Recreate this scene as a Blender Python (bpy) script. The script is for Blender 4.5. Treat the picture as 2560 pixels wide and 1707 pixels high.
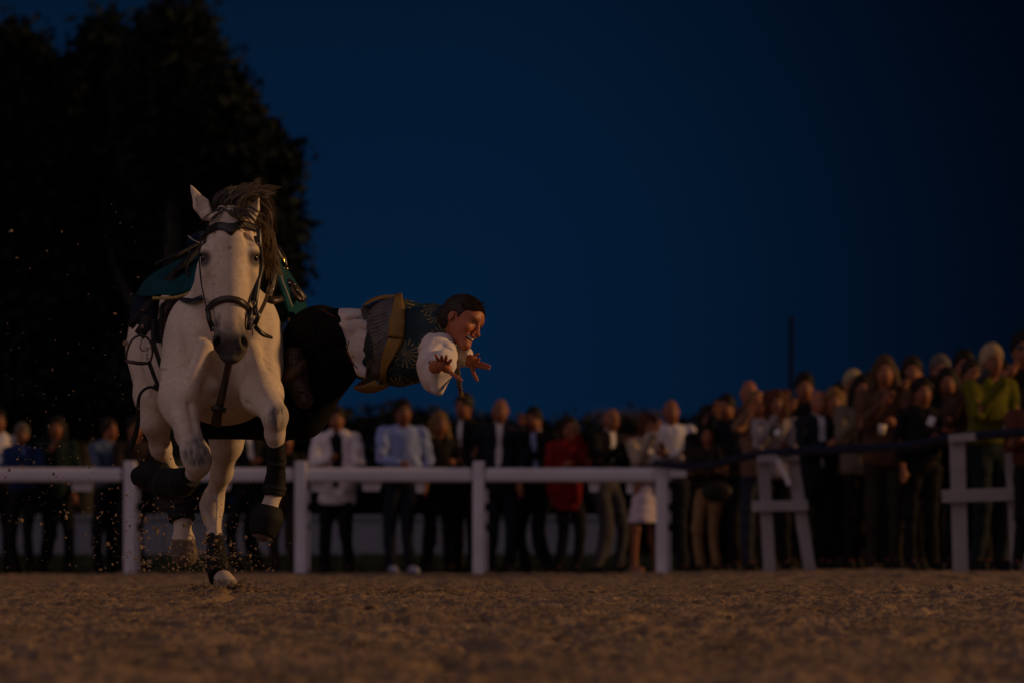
import bpy, bmesh, math, random
import numpy as np
from mathutils import Vector, Matrix

for _o in list(bpy.data.objects):
    bpy.data.objects.remove(_o)
SC = bpy.context.scene
COL = SC.collection
rnd = random.Random(7)
rng = np.random.default_rng(7)

# ------------------------------------------------------------------ camera
CAM_H = 0.16
LENS = 200.0
FPX = LENS / 36.0 * 2560.0            # focal length in photo pixels
PITCH = math.atan((1392.0 - 853.5) / FPX)
cam_d = bpy.data.cameras.new('camera')
cam_d.lens = LENS
cam_d.sensor_width = 36.0
cam_d.clip_start = 0.5
cam_d.clip_end = 4000.0
cam_d.dof.use_dof = True
cam_d.dof.focus_distance = 25.15
cam_d.dof.aperture_fstop = 4.2
cam = bpy.data.objects.new('camera', cam_d)
COL.objects.link(cam)
cam.location = (0, 0, CAM_H)
cam.rotation_euler = (math.pi / 2 + PITCH, 0, 0)
SC.camera = cam

# ------------------------------------------------------------------ dusk sky
world = bpy.data.worlds.new('World')
SC.world = world
world.use_nodes = True
wn, wl = world.node_tree.nodes, world.node_tree.links
wn.clear()


def wmath(op, a, b=None, c=None, clamp=False):
    n = wn.new('ShaderNodeMath')
    n.operation = op
    n.use_clamp = clamp
    for i, v in enumerate((a, b, c)):
        if v is None:
            continue
        if isinstance(v, (int, float)):
            n.inputs[i].default_value = v
        else:
            wl.new(v, n.inputs[i])
    return n.outputs[0]


def wmix(f, a, b, blend='MIX'):
    n = wn.new('ShaderNodeMix')
    n.data_type = 'RGBA'
    n.blend_type = blend
    n.clamp_result = False
    for key, v in ((0, f), (6, a), (7, b)):
        if isinstance(v, (int, float)):
            n.inputs[key].default_value = v
        elif isinstance(v, tuple):
            n.inputs[key].default_value = v + (1.0,)
        else:
            wl.new(v, n.inputs[key])
    return n.outputs[2]


GLOW_DIR = Vector((-0.58, -0.66, 0.50)).normalized()     # centre of an added sky glow, unseen behind-left, that lights the horse
tc = wn.new('ShaderNodeTexCoord')
sep = wn.new('ShaderNodeSeparateXYZ')
wl.new(tc.outputs['Generated'], sep.inputs[0])
dx, dy, dz = sep.outputs
dot = wn.new('ShaderNodeVectorMath')
dot.operation = 'DOT_PRODUCT'
wl.new(tc.outputs['Generated'], dot.inputs[0])
dot.inputs[1].default_value = GLOW_DIR
glow = wmath('POWER', wmath('MULTIPLY_ADD', dot.outputs['Value'], 0.70, 0.30, True), 3.6)
# night climbs from the right: the sky turns darker with azimuth
az = wmath('ARCTAN2', dx, dy)
night = wn.new('ShaderNodeMapRange')
night.interpolation_type = 'SMOOTHSTEP'
wl.new(az, night.inputs[0])
night.inputs[1].default_value = -0.012
night.inputs[2].default_value = 0.110
night.inputs[3].default_value = 1.0
night.inputs[4].default_value = 0.19
high = wn.new('ShaderNodeMapRange')
high.interpolation_type = 'SMOOTHSTEP'
wl.new(dz, high.inputs[0])
high.inputs[1].default_value = 0.045
high.inputs[2].default_value = 0.15
high.inputs[3].default_value = 1.0
high.inputs[4].default_value = 0.46
blue = wmix(1.0, (0.0014, 0.0112, 0.0345), wmath('MULTIPLY', night.outputs[0], high.outputs[0]), 'MULTIPLY')
skycol = wmix(1.0, blue, wmix(glow, (0, 0, 0), (0.375, 0.275, 0.298)), 'ADD')
bg = wn.new('ShaderNodeBackground')
wl.new(skycol, bg.inputs[0])
bg.inputs[1].default_value = 1.0
wo = wn.new('ShaderNodeOutputWorld')
wl.new(bg.outputs[0], wo.inputs[0])

# ------------------------------------------------------------------ sun lamp standing in for warm arena lights, low from the right
sun_d = bpy.data.lights.new('sun', 'SUN')
sun_d.energy = 1.75
sun_d.angle = math.radians(3.0)
sun_d.color = (1.0, 0.56, 0.24)
sun = bpy.data.objects.new('sun', sun_d)
COL.objects.link(sun)
_to = Vector((0.95, 0.02, 0.25)).normalized()          # direction towards the light
sun.rotation_euler = (-_to).to_track_quat('-Z', 'Y').to_euler()

vs = SC.view_settings
vs.view_transform = 'Standard'
vs.look = 'None'
vs.exposure = 0.0
vs.gamma = 1.0
vs.use_curve_mapping = False
SC.cycles.use_denoising = True
SC.cycles.max_bounces = 5

# ------------------------------------------------------------------ pixel -> place
_cp, _sp = math.cos(PITCH), math.sin(PITCH)


def P(px, py, d):
    """Point of the photo pixel (px, py) at depth d metres in front of the lens."""
    r, u = (px - 1280.0) / FPX, (853.5 - py) / FPX
    y = _cp - u * _sp
    z = _sp + u * _cp
    k = d / y
    return np.array((r * k, d, CAM_H + z * k))


def S(npx, d):
    return npx * d / FPX


# ------------------------------------------------------------------ objects and materials
def link(o, parent=None):
    COL.objects.link(o)
    if parent is not None:
        o.parent = parent
        o.matrix_parent_inverse = parent.matrix_world.inverted()
    return o


def thing(name, label, cat, loc=(0, 0, 0), group=None, rz=0.0):
    o = bpy.data.objects.new(name, None)
    o.empty_display_size = 0.1
    o.location = tuple(float(v) for v in loc)
    o.rotation_euler = (0, 0, rz)
    COL.objects.link(o)
    o['label'] = label
    o['category'] = cat
    if group:
        o['group'] = group
    bpy.context.view_layer.update() if False else None
    o.matrix_world = Matrix.Translation(o.location) @ Matrix.Rotation(rz, 4, 'Z')
    return o


def tag(o, label=None, cat=None, group=None, kind=None):
    if label: o['label'] = label
    if cat: o['category'] = cat
    if group: o['group'] = group
    if kind: o['kind'] = kind
    return o


def mesh_obj(name, verts, faces, mat, parent=None, smooth=True, col=None, mats=None, midx=None):
    me = bpy.data.meshes.new(name)
    verts = np.asarray(verts, dtype=np.float32).reshape(-1, 3)
    if isinstance(faces, np.ndarray) and faces.ndim == 2:
        nf, k = faces.shape
        me.vertices.add(len(verts))
        me.vertices.foreach_set('co', verts.ravel())
        me.loops.add(nf * k)
        me.loops.foreach_set('vertex_index', faces.astype(np.int32).ravel())
        me.polygons.add(nf)
        me.polygons.foreach_set('loop_start', np.arange(0, nf * k, k, dtype=np.int32))
        me.update(calc_edges=True)
    else:
        me.from_pydata(verts.tolist(), [], [tuple(int(i) for i in f) for f in faces])
    me.polygons.foreach_set('use_smooth', np.full(len(me.polygons), smooth, dtype=bool))
    if col is not None:
        at = me.attributes.new('Col', 'FLOAT_COLOR', 'POINT')
        c4 = np.ones((len(verts), 4), dtype=np.float32)
        c4[:, :3] = col
        at.data.foreach_set('color', c4.ravel())
    for m in (mats or [mat]):
        me.materials.append(m)
    if midx is not None:
        me.polygons.foreach_set('material_index', np.asarray(midx, dtype=np.int32))
    me.update()
    return link(bpy.data.objects.new(name, me), parent)


def material(name, color=(0.5, 0.5, 0.5), rough=0.7, metal=0.0, noise=None, bump=None, attr=False, sheen=0.0,
             spec=0.4, alpha=None, voronoi_bump=None):
    m = bpy.data.materials.new(name)
    m.use_nodes = True
    nt = m.node_tree
    b = nt.nodes['Principled BSDF']
    b.inputs['Roughness'].default_value = rough
    b.inputs['Metallic'].default_value = metal
    b.inputs['Specular IOR Level'].default_value = spec
    if sheen:
        b.inputs['Sheen Weight'].default_value = sheen
    t = nt.nodes.new('ShaderNodeTexCoord')
    src = None
    if attr:
        a = nt.nodes.new('ShaderNodeAttribute')
        a.attribute_name = 'Col'
        src = a.outputs['Color']
    if noise:
        sc, amt = noise[0], noise[1]
        n = nt.nodes.new('ShaderNodeTexNoise')
        n.inputs['Scale'].default_value = sc
        n.inputs['Detail'].default_value = 6
        nt.links.new(t.outputs['Object'], n.inputs['Vector'])
        mr = nt.nodes.new('ShaderNodeMapRange')
        nt.links.new(n.outputs['Fac'], mr.inputs[0])
        mr.inputs[1].default_value = 0.3
        mr.inputs[2].default_value = 0.7
        mr.inputs[3].default_value = 1.0 - amt
        mr.inputs[4].default_value = 1.0 + amt
        mx = nt.nodes.new('ShaderNodeMix')
        mx.data_type = 'RGBA'
        mx.blend_type = 'MULTIPLY'
        mx.inputs[0].default_value = 1.0
        if src is not None:
            nt.links.new(src, mx.inputs[6])
        else:
            mx.inputs[6].default_value = tuple(color) + (1,)
        nt.links.new(mr.outputs[0], mx.inputs[7])
        src = mx.outputs[2]
    if src is not None:
        nt.links.new(src, b.inputs['Base Color'])
    else:
        b.inputs['Base Color'].default_value = tuple(color) + (1,)
    if bump or voronoi_bump:
        if bump:
            n2 = nt.nodes.new('ShaderNodeTexNoise')
            n2.inputs['Scale'].default_value = bump[0]
            n2.inputs['Detail'].default_value = 5
            out = n2.outputs['Fac']
        else:
            bump = voronoi_bump
            n2 = nt.nodes.new('ShaderNodeTexVoronoi')
            n2.inputs['Scale'].default_value = bump[0]
            out = n2.outputs['Distance']
        nt.links.new(t.outputs['Object'], n2.inputs['Vector'])
        bp = nt.nodes.new('ShaderNodeBump')
        bp.inputs['Strength'].default_value = bump[1]
        bp.inputs['Distance'].default_value = bump[2] if len(bump) > 2 else 0.01
        nt.links.new(out, bp.inputs['Height'])
        nt.links.new(bp.outputs[0], b.inputs['Normal'])
    return m


# ------------------------------------------------------------------ blended solids (distance fields) and their skin
def axis(*segs):
    """axis((start, end, step), (end2, step2) ...) : grid lines with varying step."""
    s, e, h = segs[0]
    out = list(np.arange(s, e, h))
    cur = e
    for e2, h2 in segs[1:]:
        out += list(np.arange(cur, e2, h2))
        cur = e2
    out.append(cur)
    return np.array(out, dtype=np.float32)


class Field:
    def __init__(self, X, Y, Z):
        self.X, self.Y, self.Z = [np.asarray(a, dtype=np.float32) for a in (X, Y, Z)]
        self.F = np.full((len(X), len(Y), len(Z)), 0.5, dtype=np.float32)

    @classmethod
    def box(cls, lo, hi, h):
        return cls(*[np.arange(l, u + h, h) for l, u in zip(lo, hi)])

    def _op(self, fn, lo, hi, k, sub=False):
        pad = k + 0.02
        sl = []
        for A, l, u in zip((self.X, self.Y, self.Z), lo, hi):
            i0 = max(0, int(np.searchsorted(A, l - pad)) - 1)
            i1 = min(len(A), int(np.searchsorted(A, u + pad)) + 1)
            if i1 <= i0:
                return self
            sl.append(slice(i0, i1))
        x = self.X[sl[0]][:, None, None]
        y = self.Y[sl[1]][None, :, None]
        z = self.Z[sl[2]][None, None, :]
        d = fn(x, y, z)
        cur = self.F[sl[0], sl[1], sl[2]]
        if sub:
            d = -d
            h = np.maximum(k - np.abs(cur - d), 0) / max(k, 1e-6)
            self.F[sl[0], sl[1], sl[2]] = np.maximum(cur, d) + h * h * k * 0.25
        else:
            h = np.maximum(k - np.abs(cur - d), 0) / max(k, 1e-6)
            self.F[sl[0], sl[1], sl[2]] = np.minimum(cur, d) - h * h * k * 0.25
        return self

    def cone(self, a, b, ra, rb, k=0.02, sub=False):
        a, b = np.asarray(a, float), np.asarray(b, float)
        ab = b - a
        L2 = max(float(ab @ ab), 1e-9)

        def fn(x, y, z):
            px, py, pz = x - a[0], y - a[1], z - a[2]
            t = np.clip((px * ab[0] + py * ab[1] + pz * ab[2]) / L2, 0, 1)
            return np.sqrt((px - t * ab[0]) ** 2 + (py - t * ab[1]) ** 2 + (pz - t * ab[2]) ** 2) - (ra + t * (rb - ra))
        r = max(ra, rb)
        return self._op(fn, np.minimum(a, b) - r, np.maximum(a, b) + r, k, sub)

    def chain(self, pts, rs, k=0.02):
        for i in range(len(pts) - 1):
            self.cone(pts[i], pts[i + 1], rs[i], rs[i + 1], k)
        return self

    def ecap(self, a, b, A, B, u, k=0.02, sub=False):
        """capsule with elliptic section: half sizes A=(along u, along v) at a, B at b."""
        a, b, u = [np.asarray(v, float) for v in (a, b, u)]
        w = b - a
        L = np.linalg.norm(w)
        w = w / L
        u = u - w * (u @ w)
        u /= np.linalg.norm(u)
        v = np.cross(w, u)

        def fn(x, y, z):
            px, py, pz = x - a[0], y - a[1], z - a[2]
            lw = px * w[0] + py * w[1] + pz * w[2]
            t = np.clip(lw / L, 0, 1)
            lw = lw - t * L
            lu = px * u[0] + py * u[1] + pz * u[2]
            lv = px * v[0] + py * v[1] + pz * v[2]
            ru = A[0] + t * (B[0] - A[0])
            rv = A[1] + t * (B[1] - A[1])
            rm = np.minimum(ru, rv)
            q = np.sqrt((lu / ru) ** 2 + (lv / rv) ** 2 + (lw / rm) ** 2)
            return (q - 1) * rm
        r = max(A + B)
        return self._op(fn, np.minimum(a, b) - r, np.maximum(a, b) + r, k, sub)

    def ell(self, c, r, M=None, k=0.02, sub=False):
        c, r = np.asarray(c, float), np.asarray(r, float)
        M = np.eye(3) if M is None else np.asarray(M, float)

        def fn(x, y, z):
            px, py, pz = x - c[0], y - c[1], z - c[2]
            q2 = 0.0
            g2 = 0.0
            for i in range(3):
                l = (px * M[i][0] + py * M[i][1] + pz * M[i][2]) / r[i]
                q2 = q2 + l * l
                g2 = g2 + (l / r[i]) ** 2
            q = np.sqrt(q2)
            return q * (q - 1) / np.sqrt(g2 + 1e-9)
        R = float(r.max())
        return self._op(fn, c - R, c + R, k, sub)

    def loft(self, zs, cx, cy, hx, hy, n=2.4, k=0.02):
        """solid stacked along z: centre and half sizes given at heights zs (ascending)."""
        zs, cx, cy, hx, hy = [np.asarray(v, float) for v in (zs, cx, cy, hx, hy)]

        def fn(x, y, z):
            f = lambda a: np.interp(z, zs, a).astype(np.float32)
            X, Y = np.abs(x - f(cx)) / f(hx), np.abs(y - f(cy)) / f(hy)
            m = np.minimum(f(hx), f(hy))
            d = ((X ** n + Y ** n) ** (1.0 / n) - 1) * m
            out = np.maximum(z - zs[-1], zs[0] - z)
            return np.maximum(d, out)
        lo = np.array(((cx - hx).min(), (cy - hy).min(), zs[0]))
        hi = np.array(((cx + hx).max(), (cy + hy).max(), zs[-1]))
        return self._op(fn, lo, hi, k)

    def half(self, p, n, k=0.0):
        """keep only the side that n points away from (cut with a plane)."""
        p, n = np.asarray(p, float), np.asarray(n, float)
        n = n / np.linalg.norm(n)
        d = ((self.X[:, None, None] - p[0]) * n[0] + (self.Y[None, :, None] - p[1]) * n[1] + (self.Z[None, None, :] - p[2]) * n[2])
        self.F = np.maximum(self.F, d.astype(np.float32))
        return self

    def wrinkle(self, d, fa, fc, amp, seed=0):
        """folds of cloth: creases running across direction d."""
        d = np.asarray(d, float); d /= np.linalg.norm(d)
        e = np.cross(d, (0.31, 0.87, 0.38)); e /= np.linalg.norm(e)
        sel = np.argwhere(np.abs(self.F) < 0.05)
        p = np.stack([self.X[sel[:, 0]], self.Y[sel[:, 1]], self.Z[sel[:, 2]]], 1)
        u, v = p @ d, p @ e
        w = p @ np.cross(d, e)
        n = noise2(u * fa + 1.3 * noise2(v * fc * 1.7, u * fa * 0.4, 21 + seed), v * fc + w * fc * 0.7, 20 + seed)
        self.F[sel[:, 0], sel[:, 1], sel[:, 2]] += (amp * (1 - np.abs(2 * n - 1) * 2)).astype(np.float32)
        return self

    def blur(self, it=1):
        F = self.F
        for _ in range(it):
            for ax in range(3):
                a = np.roll(F, 1, ax)
                b = np.roll(F, -1, ax)
                F = 0.5 * F + 0.25 * (a + b)
        self.F = F.astype(np.float32)
        return self

    def at(self, p):
        p = np.atleast_2d(np.asarray(p, float))
        ii, ff = [], []
        for a, A in enumerate((self.X, self.Y, self.Z)):
            i = np.clip(np.searchsorted(A, p[:, a]) - 1, 0, len(A) - 2)
            ii.append(i)
            ff.append(np.clip((p[:, a] - A[i]) / (A[i + 1] - A[i]), 0, 1))
        r = 0
        for cx in (0, 1):
            for cy in (0, 1):
                for cz in (0, 1):
                    w = (ff[0] if cx else 1 - ff[0]) * (ff[1] if cy else 1 - ff[1]) * (ff[2] if cz else 1 - ff[2])
                    r = r + w * self.F[ii[0] + cx, ii[1] + cy, ii[2] + cz]
        return r

    def grad(self, p, e=0.01):
        p = np.atleast_2d(np.asarray(p, float))
        g = np.stack([self.at(p + np.eye(3)[i] * e) - self.at(p - np.eye(3)[i] * e) for i in range(3)], 1)
        return g / (np.linalg.norm(g, axis=1, keepdims=True) + 1e-9)

    def hit(self, px, py, d0, d1, step=0.004):
        ds = np.arange(d0, d1, step)
        a, b = P(px, py, d0), P(px, py, d1)
        pts = a + (b - a) * ((ds - d0) / (d1 - d0))[:, None]
        v = self.at(pts)
        w = np.where(v < 0)[0]
        return pts[w[0]] if len(w) else None

    def skin(self):
        F, X, Y, Z = self.F, self.X, self.Y, self.Z
        Sg = F < 0
        cnt = np.zeros(tuple(n - 1 for n in F.shape), dtype=np.int8)
        for i in (0, 1):
            for j in (0, 1):
                for k in (0, 1):
                    cnt += Sg[i:F.shape[0] - 1 + i, j:F.shape[1] - 1 + j, k:F.shape[2] - 1 + k]
        act = (cnt > 0) & (cnt < 8)
        idx = np.argwhere(act)
        ids = np.full(act.shape, -1, dtype=np.int32)
        ids[act] = np.arange(len(idx))
        acc = np.zeros((len(idx), 3))
        num = np.zeros(len(idx))
        val = {}
        for c in [(i, j, k) for i in (0, 1) for j in (0, 1) for k in (0, 1)]:
            val[c] = F[idx[:, 0] + c[0], idx[:, 1] + c[1], idx[:, 2] + c[2]]
        for ax in range(3):
            o = [a for a in range(3) if a != ax]
            for p in (0, 1):
                for q in (0, 1):
                    c0 = [0, 0, 0]
                    c0[o[0]], c0[o[1]] = p, q
                    c1 = list(c0)
                    c1[ax] = 1
                    v0, v1 = val[tuple(c0)], val[tuple(c1)]
                    m = (v0 < 0) != (v1 < 0)
                    t = np.where(m, v0 / np.where(m, v0 - v1, 1), 0)
                    for a in range(3):
                        acc[:, a] += np.where(m, (t if a == ax else c0[a]), 0)
                    num += m
        acc /= num[:, None]
        V = np.empty_like(acc)
        for a, A in enumerate((X, Y, Z)):
            i = idx[:, a]
            V[:, a] = A[i] + acc[:, a] * (A[i + 1] - A[i])
        quads = []
        n = F.shape
        for ax in range(3):
            o = [(ax + 1) % 3, (ax + 2) % 3]
            s0 = [slice(1, n[a] - 1) for a in range(3)]
            s1 = list(s0)
            s0[ax] = slice(0, n[ax] - 1)
            s1[ax] = slice(1, n[ax])
            A0, A1 = Sg[tuple(s0)], Sg[tuple(s1)]
            e = np.argwhere(A0 != A1)
            if not len(e):
                continue
            e = e + np.array([0 if a == ax else 1 for a in range(3)])
            ins = Sg[e[:, 0], e[:, 1], e[:, 2]]
            d0 = np.zeros(3, int); d0[o[0]] = 1
            d1 = np.zeros(3, int); d1[o[1]] = 1
            g = lambda q: ids[q[:, 0], q[:, 1], q[:, 2]]
            q = np.stack([g(e - d0 - d1), g(e - d1), g(e), g(e - d0)], 1)
            q[~ins] = q[~ins][:, ::-1]
            quads.append(q)
        return V, np.concatenate(quads)

    def mesh(self, name, mat, parent=None, paint=None, xf=None):
        V, Q = self.skin()
        col = paint(V) if paint else None
        if xf is not None:
            V = xf(V)
        return mesh_obj(name, V, Q, mat, parent, True, col)


# ------------------------------------------------------------------ lines of geometry
def resample(pts, n):
    pts = np.asarray(pts, float)
    if len(pts) > 2:                       # Catmull-Rom
        ext = np.vstack([2 * pts[0] - pts[1], pts, 2 * pts[-1] - pts[-2]])
        out = []
        m = len(pts) - 1
        for t in np.linspace(0, m - 1e-9, n):
            i = int(t)
            f = t - i
            p0, p1, p2, p3 = ext[i:i + 4]
            out.append(0.5 * ((2 * p1) + (-p0 + p2) * f + (2 * p0 - 5 * p1 + 4 * p2 - p3) * f * f + (-p0 + 3 * p1 - 3 * p2 + p3) * f ** 3))
        return np.array(out)
    return pts[0] + (pts[-1] - pts[0]) * np.linspace(0, 1, n)[:, None]


class MB:
    """collects simple shapes into one mesh"""
    def __init__(self):
        self.v, self.f = [], []

    def add(self, v, f):
        o = len(self.v)
        self.v += [tuple(map(float, p)) for p in v]
        self.f += [tuple(i + o for i in q) for q in f]
        return self

    def tube(self, pts, r, n=8, closed=False):
        pts = np.asarray(pts, float)
        m = len(pts)
        rs = np.broadcast_to(np.asarray(r, float), (m,)) if np.ndim(r) == 0 else np.interp(np.linspace(0, 1, m), np.linspace(0, 1, len(r)), r)
        tan = np.roll(pts, -1, 0) - np.roll(pts, 1, 0) if closed else np.gradient(pts, axis=0)
        tan /= np.linalg.norm(tan, axis=1, keepdims=True) + 1e-12
        ref = np.array((0, 0, 1.0)) if abs(tan[0][2]) < 0.9 else np.array((1.0, 0, 0))
        u = np.cross(tan[0], ref); u /= np.linalg.norm(u)
        V = []
        for i in range(m):
            u = u - tan[i] * (u @ tan[i]); u /= np.linalg.norm(u) + 1e-12
            w = np.cross(tan[i], u)
            for j in range(n):
                a = 2 * math.pi * j / n
                V.append(pts[i] + rs[i] * (math.cos(a) * u + math.sin(a) * w))
        F = []
        for i in range(m if closed else m - 1):
            k = (i + 1) % m
            for j in range(n):
                F.append((i * n + j, i * n + (j + 1) % n, k * n + (j + 1) % n, k * n + j))
        if not closed:
            F.append(tuple(range(n))[::-1])
            F.append(tuple((m - 1) * n + j for j in range(n)))
        return self.add(V, F)

    def strap(self, pts, nrm, w, t):
        """flat belt along pts, its flat side facing nrm."""
        pts = np.asarray(pts, float)
        m = len(pts)
        nrm = np.broadcast_to(np.asarray(nrm, float), (m, 3))
        ws = np.interp(np.linspace(0, 1, m), np.linspace(0, 1, np.size(w)), np.ravel(w))
        tan = np.gradient(pts, axis=0)
        tan /= np.linalg.norm(tan, axis=1, keepdims=True) + 1e-12
        V, F = [], []
        for i in range(m):
            s = np.cross(tan[i], nrm[i]); s /= np.linalg.norm(s) + 1e-9
            q = np.cross(s, tan[i])
            for a, b in ((-1, 0), (1, 0), (1, 1), (-1, 1)):
                V.append(pts[i] + s * ws[i] * 0.5 * a + q * t * b)
        for i in range(m - 1):
            for j in range(4):
                F.append((i * 4 + j, i * 4 + (j + 1) % 4, i * 4 + 4 + (j + 1) % 4, i * 4 + 4 + j))
        F += [(3, 2, 1, 0), tuple((m - 1) * 4 + j for j in range(4))]
        return self.add(V, F)

    def box(self, lo, hi, bev=0.0, M=None, c=(0, 0, 0)):
        bm = bmesh.new()
        bmesh.ops.create_cube(bm, size=1.0)
        for v in bm.verts:
            v.co = Vector([lo[i] + (v.co[i] + 0.5) * (hi[i] - lo[i]) for i in range(3)])
        if bev:
            bmesh.ops.bevel(bm, geom=list(bm.edges), offset=bev, segments=2, affect='EDGES', profile=0.6)
        bm.verts.index_update()
        V = [np.array(v.co) for v in bm.verts]
        if M is not None:
            V = [np.asarray(M) @ v for v in V]
        V = [v + np.asarray(c) for v in V]
        self.add(V, [tuple(v.index for v in f.verts) for f in bm.faces])
        bm.free()
        return self

    def ball(self, c, r, M=None, nu=12, nv=8):
        r = np.broadcast_to(np.asarray(r, float), (3,))
        M = np.eye(3) if M is None else np.asarray(M)      # rows are axes
        V = [(0, 0, 1)] + [(math.sin(math.pi * i / nv) * math.cos(2 * math.pi * j / nu), math.sin(math.pi * i / nv) * math.sin(2 * math.pi * j / nu), math.cos(math.pi * i / nv)) for i in range(1, nv) for j in range(nu)] + [(0, 0, -1)]
        V = [np.asarray(c) + (np.asarray(v) * r) @ M for v in V]
        F = [(0, 1 + j, 1 + (j + 1) % nu) for j in range(nu)]
        for i in range(nv - 2):
            for j in range(nu):
                a = 1 + i * nu
                F.append((a + j, a + nu + j, a + nu + (j + 1) % nu, a + (j + 1) % nu))
        e = len(V) - 1
        F += [(e, e - nu + (j + 1) % nu, e - nu + j) for j in range(nu)]
        return self.add(V, F)

    def sheet(self, G, N, t):
        """thick cloth from a grid of points G[i][j] with normals N (towards the outside)."""
        G, N = np.asarray(G, float), np.asarray(N, float)
        a, b = G.shape[:2]
        V = list((G + N * t).reshape(-1, 3)) + list(G.reshape(-1, 3))
        o = a * b
        F = []
        for i in range(a - 1):
            for j in range(b - 1):
                q = (i * b + j, i * b + j + 1, i * b + b + j + 1, i * b + b + j)
                F.append(q)
                F.append(tuple(x + o for x in q[::-1]))
        rim = [(0, j) for j in range(b)] + [(i, b - 1) for i in range(1, a)] + [(a - 1, j) for j in range(b - 2, -1, -1)] + [(i, 0) for i in range(a - 2, 0, -1)]
        for k in range(len(rim)):
            p, q = rim[k], rim[(k + 1) % len(rim)]
            p, q = p[0] * b + p[1], q[0] * b + q[1]
            F.append((q, p, p + o, q + o))
        return self.add(V, F)

    def build(self, name, mat, parent=None, smooth=True):
        return mesh_obj(name, self.v, self.f, mat, parent, smooth)


def grid_normals(G, towards=None):
    G = np.asarray(G, float)
    n = np.cross(np.gradient(G, axis=0), np.gradient(G, axis=1))
    n /= np.linalg.norm(n, axis=2, keepdims=True) + 1e-9
    if towards is not None and (n.mean((0, 1)) @ np.asarray(towards)) < 0:
        n = -n
    return n


def loft_curves(curves, nu, nv):
    """smooth surface through curves (each a list of 3-D points)."""
    C = np.stack([resample(c, nv) for c in curves])
    return np.stack([resample(C[:, j], nu) for j in range(nv)], 1)


# smooth lattice noise
_L = rng.random((256, 256)).astype(np.float32)


def noise2(x, y, off=0):
    xi, yi = np.floor(x).astype(int), np.floor(y).astype(int)
    fx, fy = x - xi, y - yi
    fx, fy = fx * fx * fx * (fx * (fx * 6 - 15) + 10), fy * fy * fy * (fy * (fy * 6 - 15) + 10)
    g = lambda a, b: _L[(a + off * 37) & 255, (b + off * 91) & 255]
    return (g(xi, yi) * (1 - fx) + g(xi + 1, yi) * fx) * (1 - fy) + (g(xi, yi + 1) * (1 - fx) + g(xi + 1, yi + 1) * fx) * fy


def sstep(a, b, x):
    t = np.clip((np.asarray(x, float) - a) / (b - a), 0, 1)
    return t * t * (3 - 2 * t)
# ------------------------------------------------------------------ ground
def gz(x, y):
    """height of the sand: it climbs a little towards the right-hand fence."""
    return 0.05 * sstep(1.0, 3.4, x) * sstep(34, 47, y)


M_SAND = material('sand', (0.215, 0.150, 0.098), 0.95, noise=(4, 0.40), bump=(60, 0.9, 0.015), spec=0.1)
HOOF_AT = P(566, 1474, 27.0)


def sand_height(X, Y):
    Z = gz(X, Y) - 0.125 * (1 - sstep(11.5, 24.5, Y))
    Z = Z + 0.030 * (noise2(X * 0.9, Y * 0.35, 1) - 0.5)
    n = noise2(X * 3.1, Y * 2.0, 2)
    Z = Z + 0.018 * (np.abs(n - 0.5) * 2) ** 1.3
    m = noise2(X * 8.0, Y * 6.0, 3)
    Z = Z + 0.010 * np.maximum(m - 0.45, 0) * 2
    c = noise2(X * 19, Y * 16, 4)
    Z = Z + 0.012 * np.maximum(c - 0.50, 0) * 2 * (0.3 + noise2(X * 1.4, Y * 1.1, 5))
    f = noise2(X * 47, Y * 40, 6)
    Z = Z + 0.012 * np.maximum(f - 0.4, 0) * 2
    p = noise2(X * 4.3 + 0.7 * n, Y * 2.6, 8)
    Z = Z - 0.042 * sstep(0.64, 0.80, p) * (1 - 0.5 * sstep(0.5, 0.9, c))
    # churned ring where the hoof lands
    r = np.hypot(X - HOOF_AT[0], (Y - HOOF_AT[1] + 0.25) * 0.5)
    Z = Z + 0.030 * np.exp(-((r - 0.10) / 0.06) ** 2) * (0.5 + f)
    return Z - 0.021


ys = [4.6]
while ys[-1] < 59.0:
    ys.append(ys[-1] + max(0.012, ys[-1] * (0.0011 if 10.5 < ys[-1] < 34 else 0.0022)))
ys = np.array(ys)
us = np.concatenate([np.linspace(-0.42, -0.125, 60)[:-1], np.linspace(-0.125, 0.125, 470), np.linspace(0.125, 0.42, 60)[1:]])
GX = us[None, :] * (ys[:, None] + 0.0)
GY = np.broadcast_to(ys[:, None], GX.shape)
GZ = sand_height(GX, GY)
a, b = GX.shape
I = np.arange(a * b).reshape(a, b)
Q = np.stack([I[:-1, :-1], I[:-1, 1:], I[1:, 1:], I[1:, :-1]], -1).reshape(-1, 4)
o = mesh_obj('sand_arena', np.stack([GX, GY, GZ], -1), Q, M_SAND)
tag(o, kind='structure')

M_TURF = material('turf', (0.035, 0.045, 0.018), 0.95, noise=(3, 0.4), bump=(25, 0.8, 0.03), spec=0.1)
xs = np.concatenate([[-2500, -600, -150, -60], np.linspace(-30, 30, 41), [60, 150, 600, 2500]])
yy = np.concatenate([[-2500, -300, -60, -10, 0, 10, 25, 40, 50, 56], np.linspace(58.5, 90, 22), [120, 200, 600, 2500]])
GX, GY = np.meshgrid(xs, yy)
GZ = -0.22 + 0.12 * sstep(20, 40, GY) + 0.09 * sstep(57, 59, GY) + 0.16 * sstep(60, 74, GY)
a, b = GX.shape
I = np.arange(a * b).reshape(a, b)
Q = np.stack([I[:-1, :-1], I[:-1, 1:], I[1:, 1:], I[1:, :-1]], -1).reshape(-1, 4)
o = mesh_obj('ground', np.stack([GX, GY, GZ], -1), Q, M_TURF)
tag(o, kind='structure')
# ------------------------------------------------------------------ the horse
def pp(*l):
    return [P(*q) for q in l]


H = Field(axis((-2.02, -0.96, 0.0055)),
          axis((24.72, 25.5, 0.006), (28.1, 0.0095)),
          axis((0.0, 0.62, 0.008), (1.93, 0.0055)))
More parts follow.
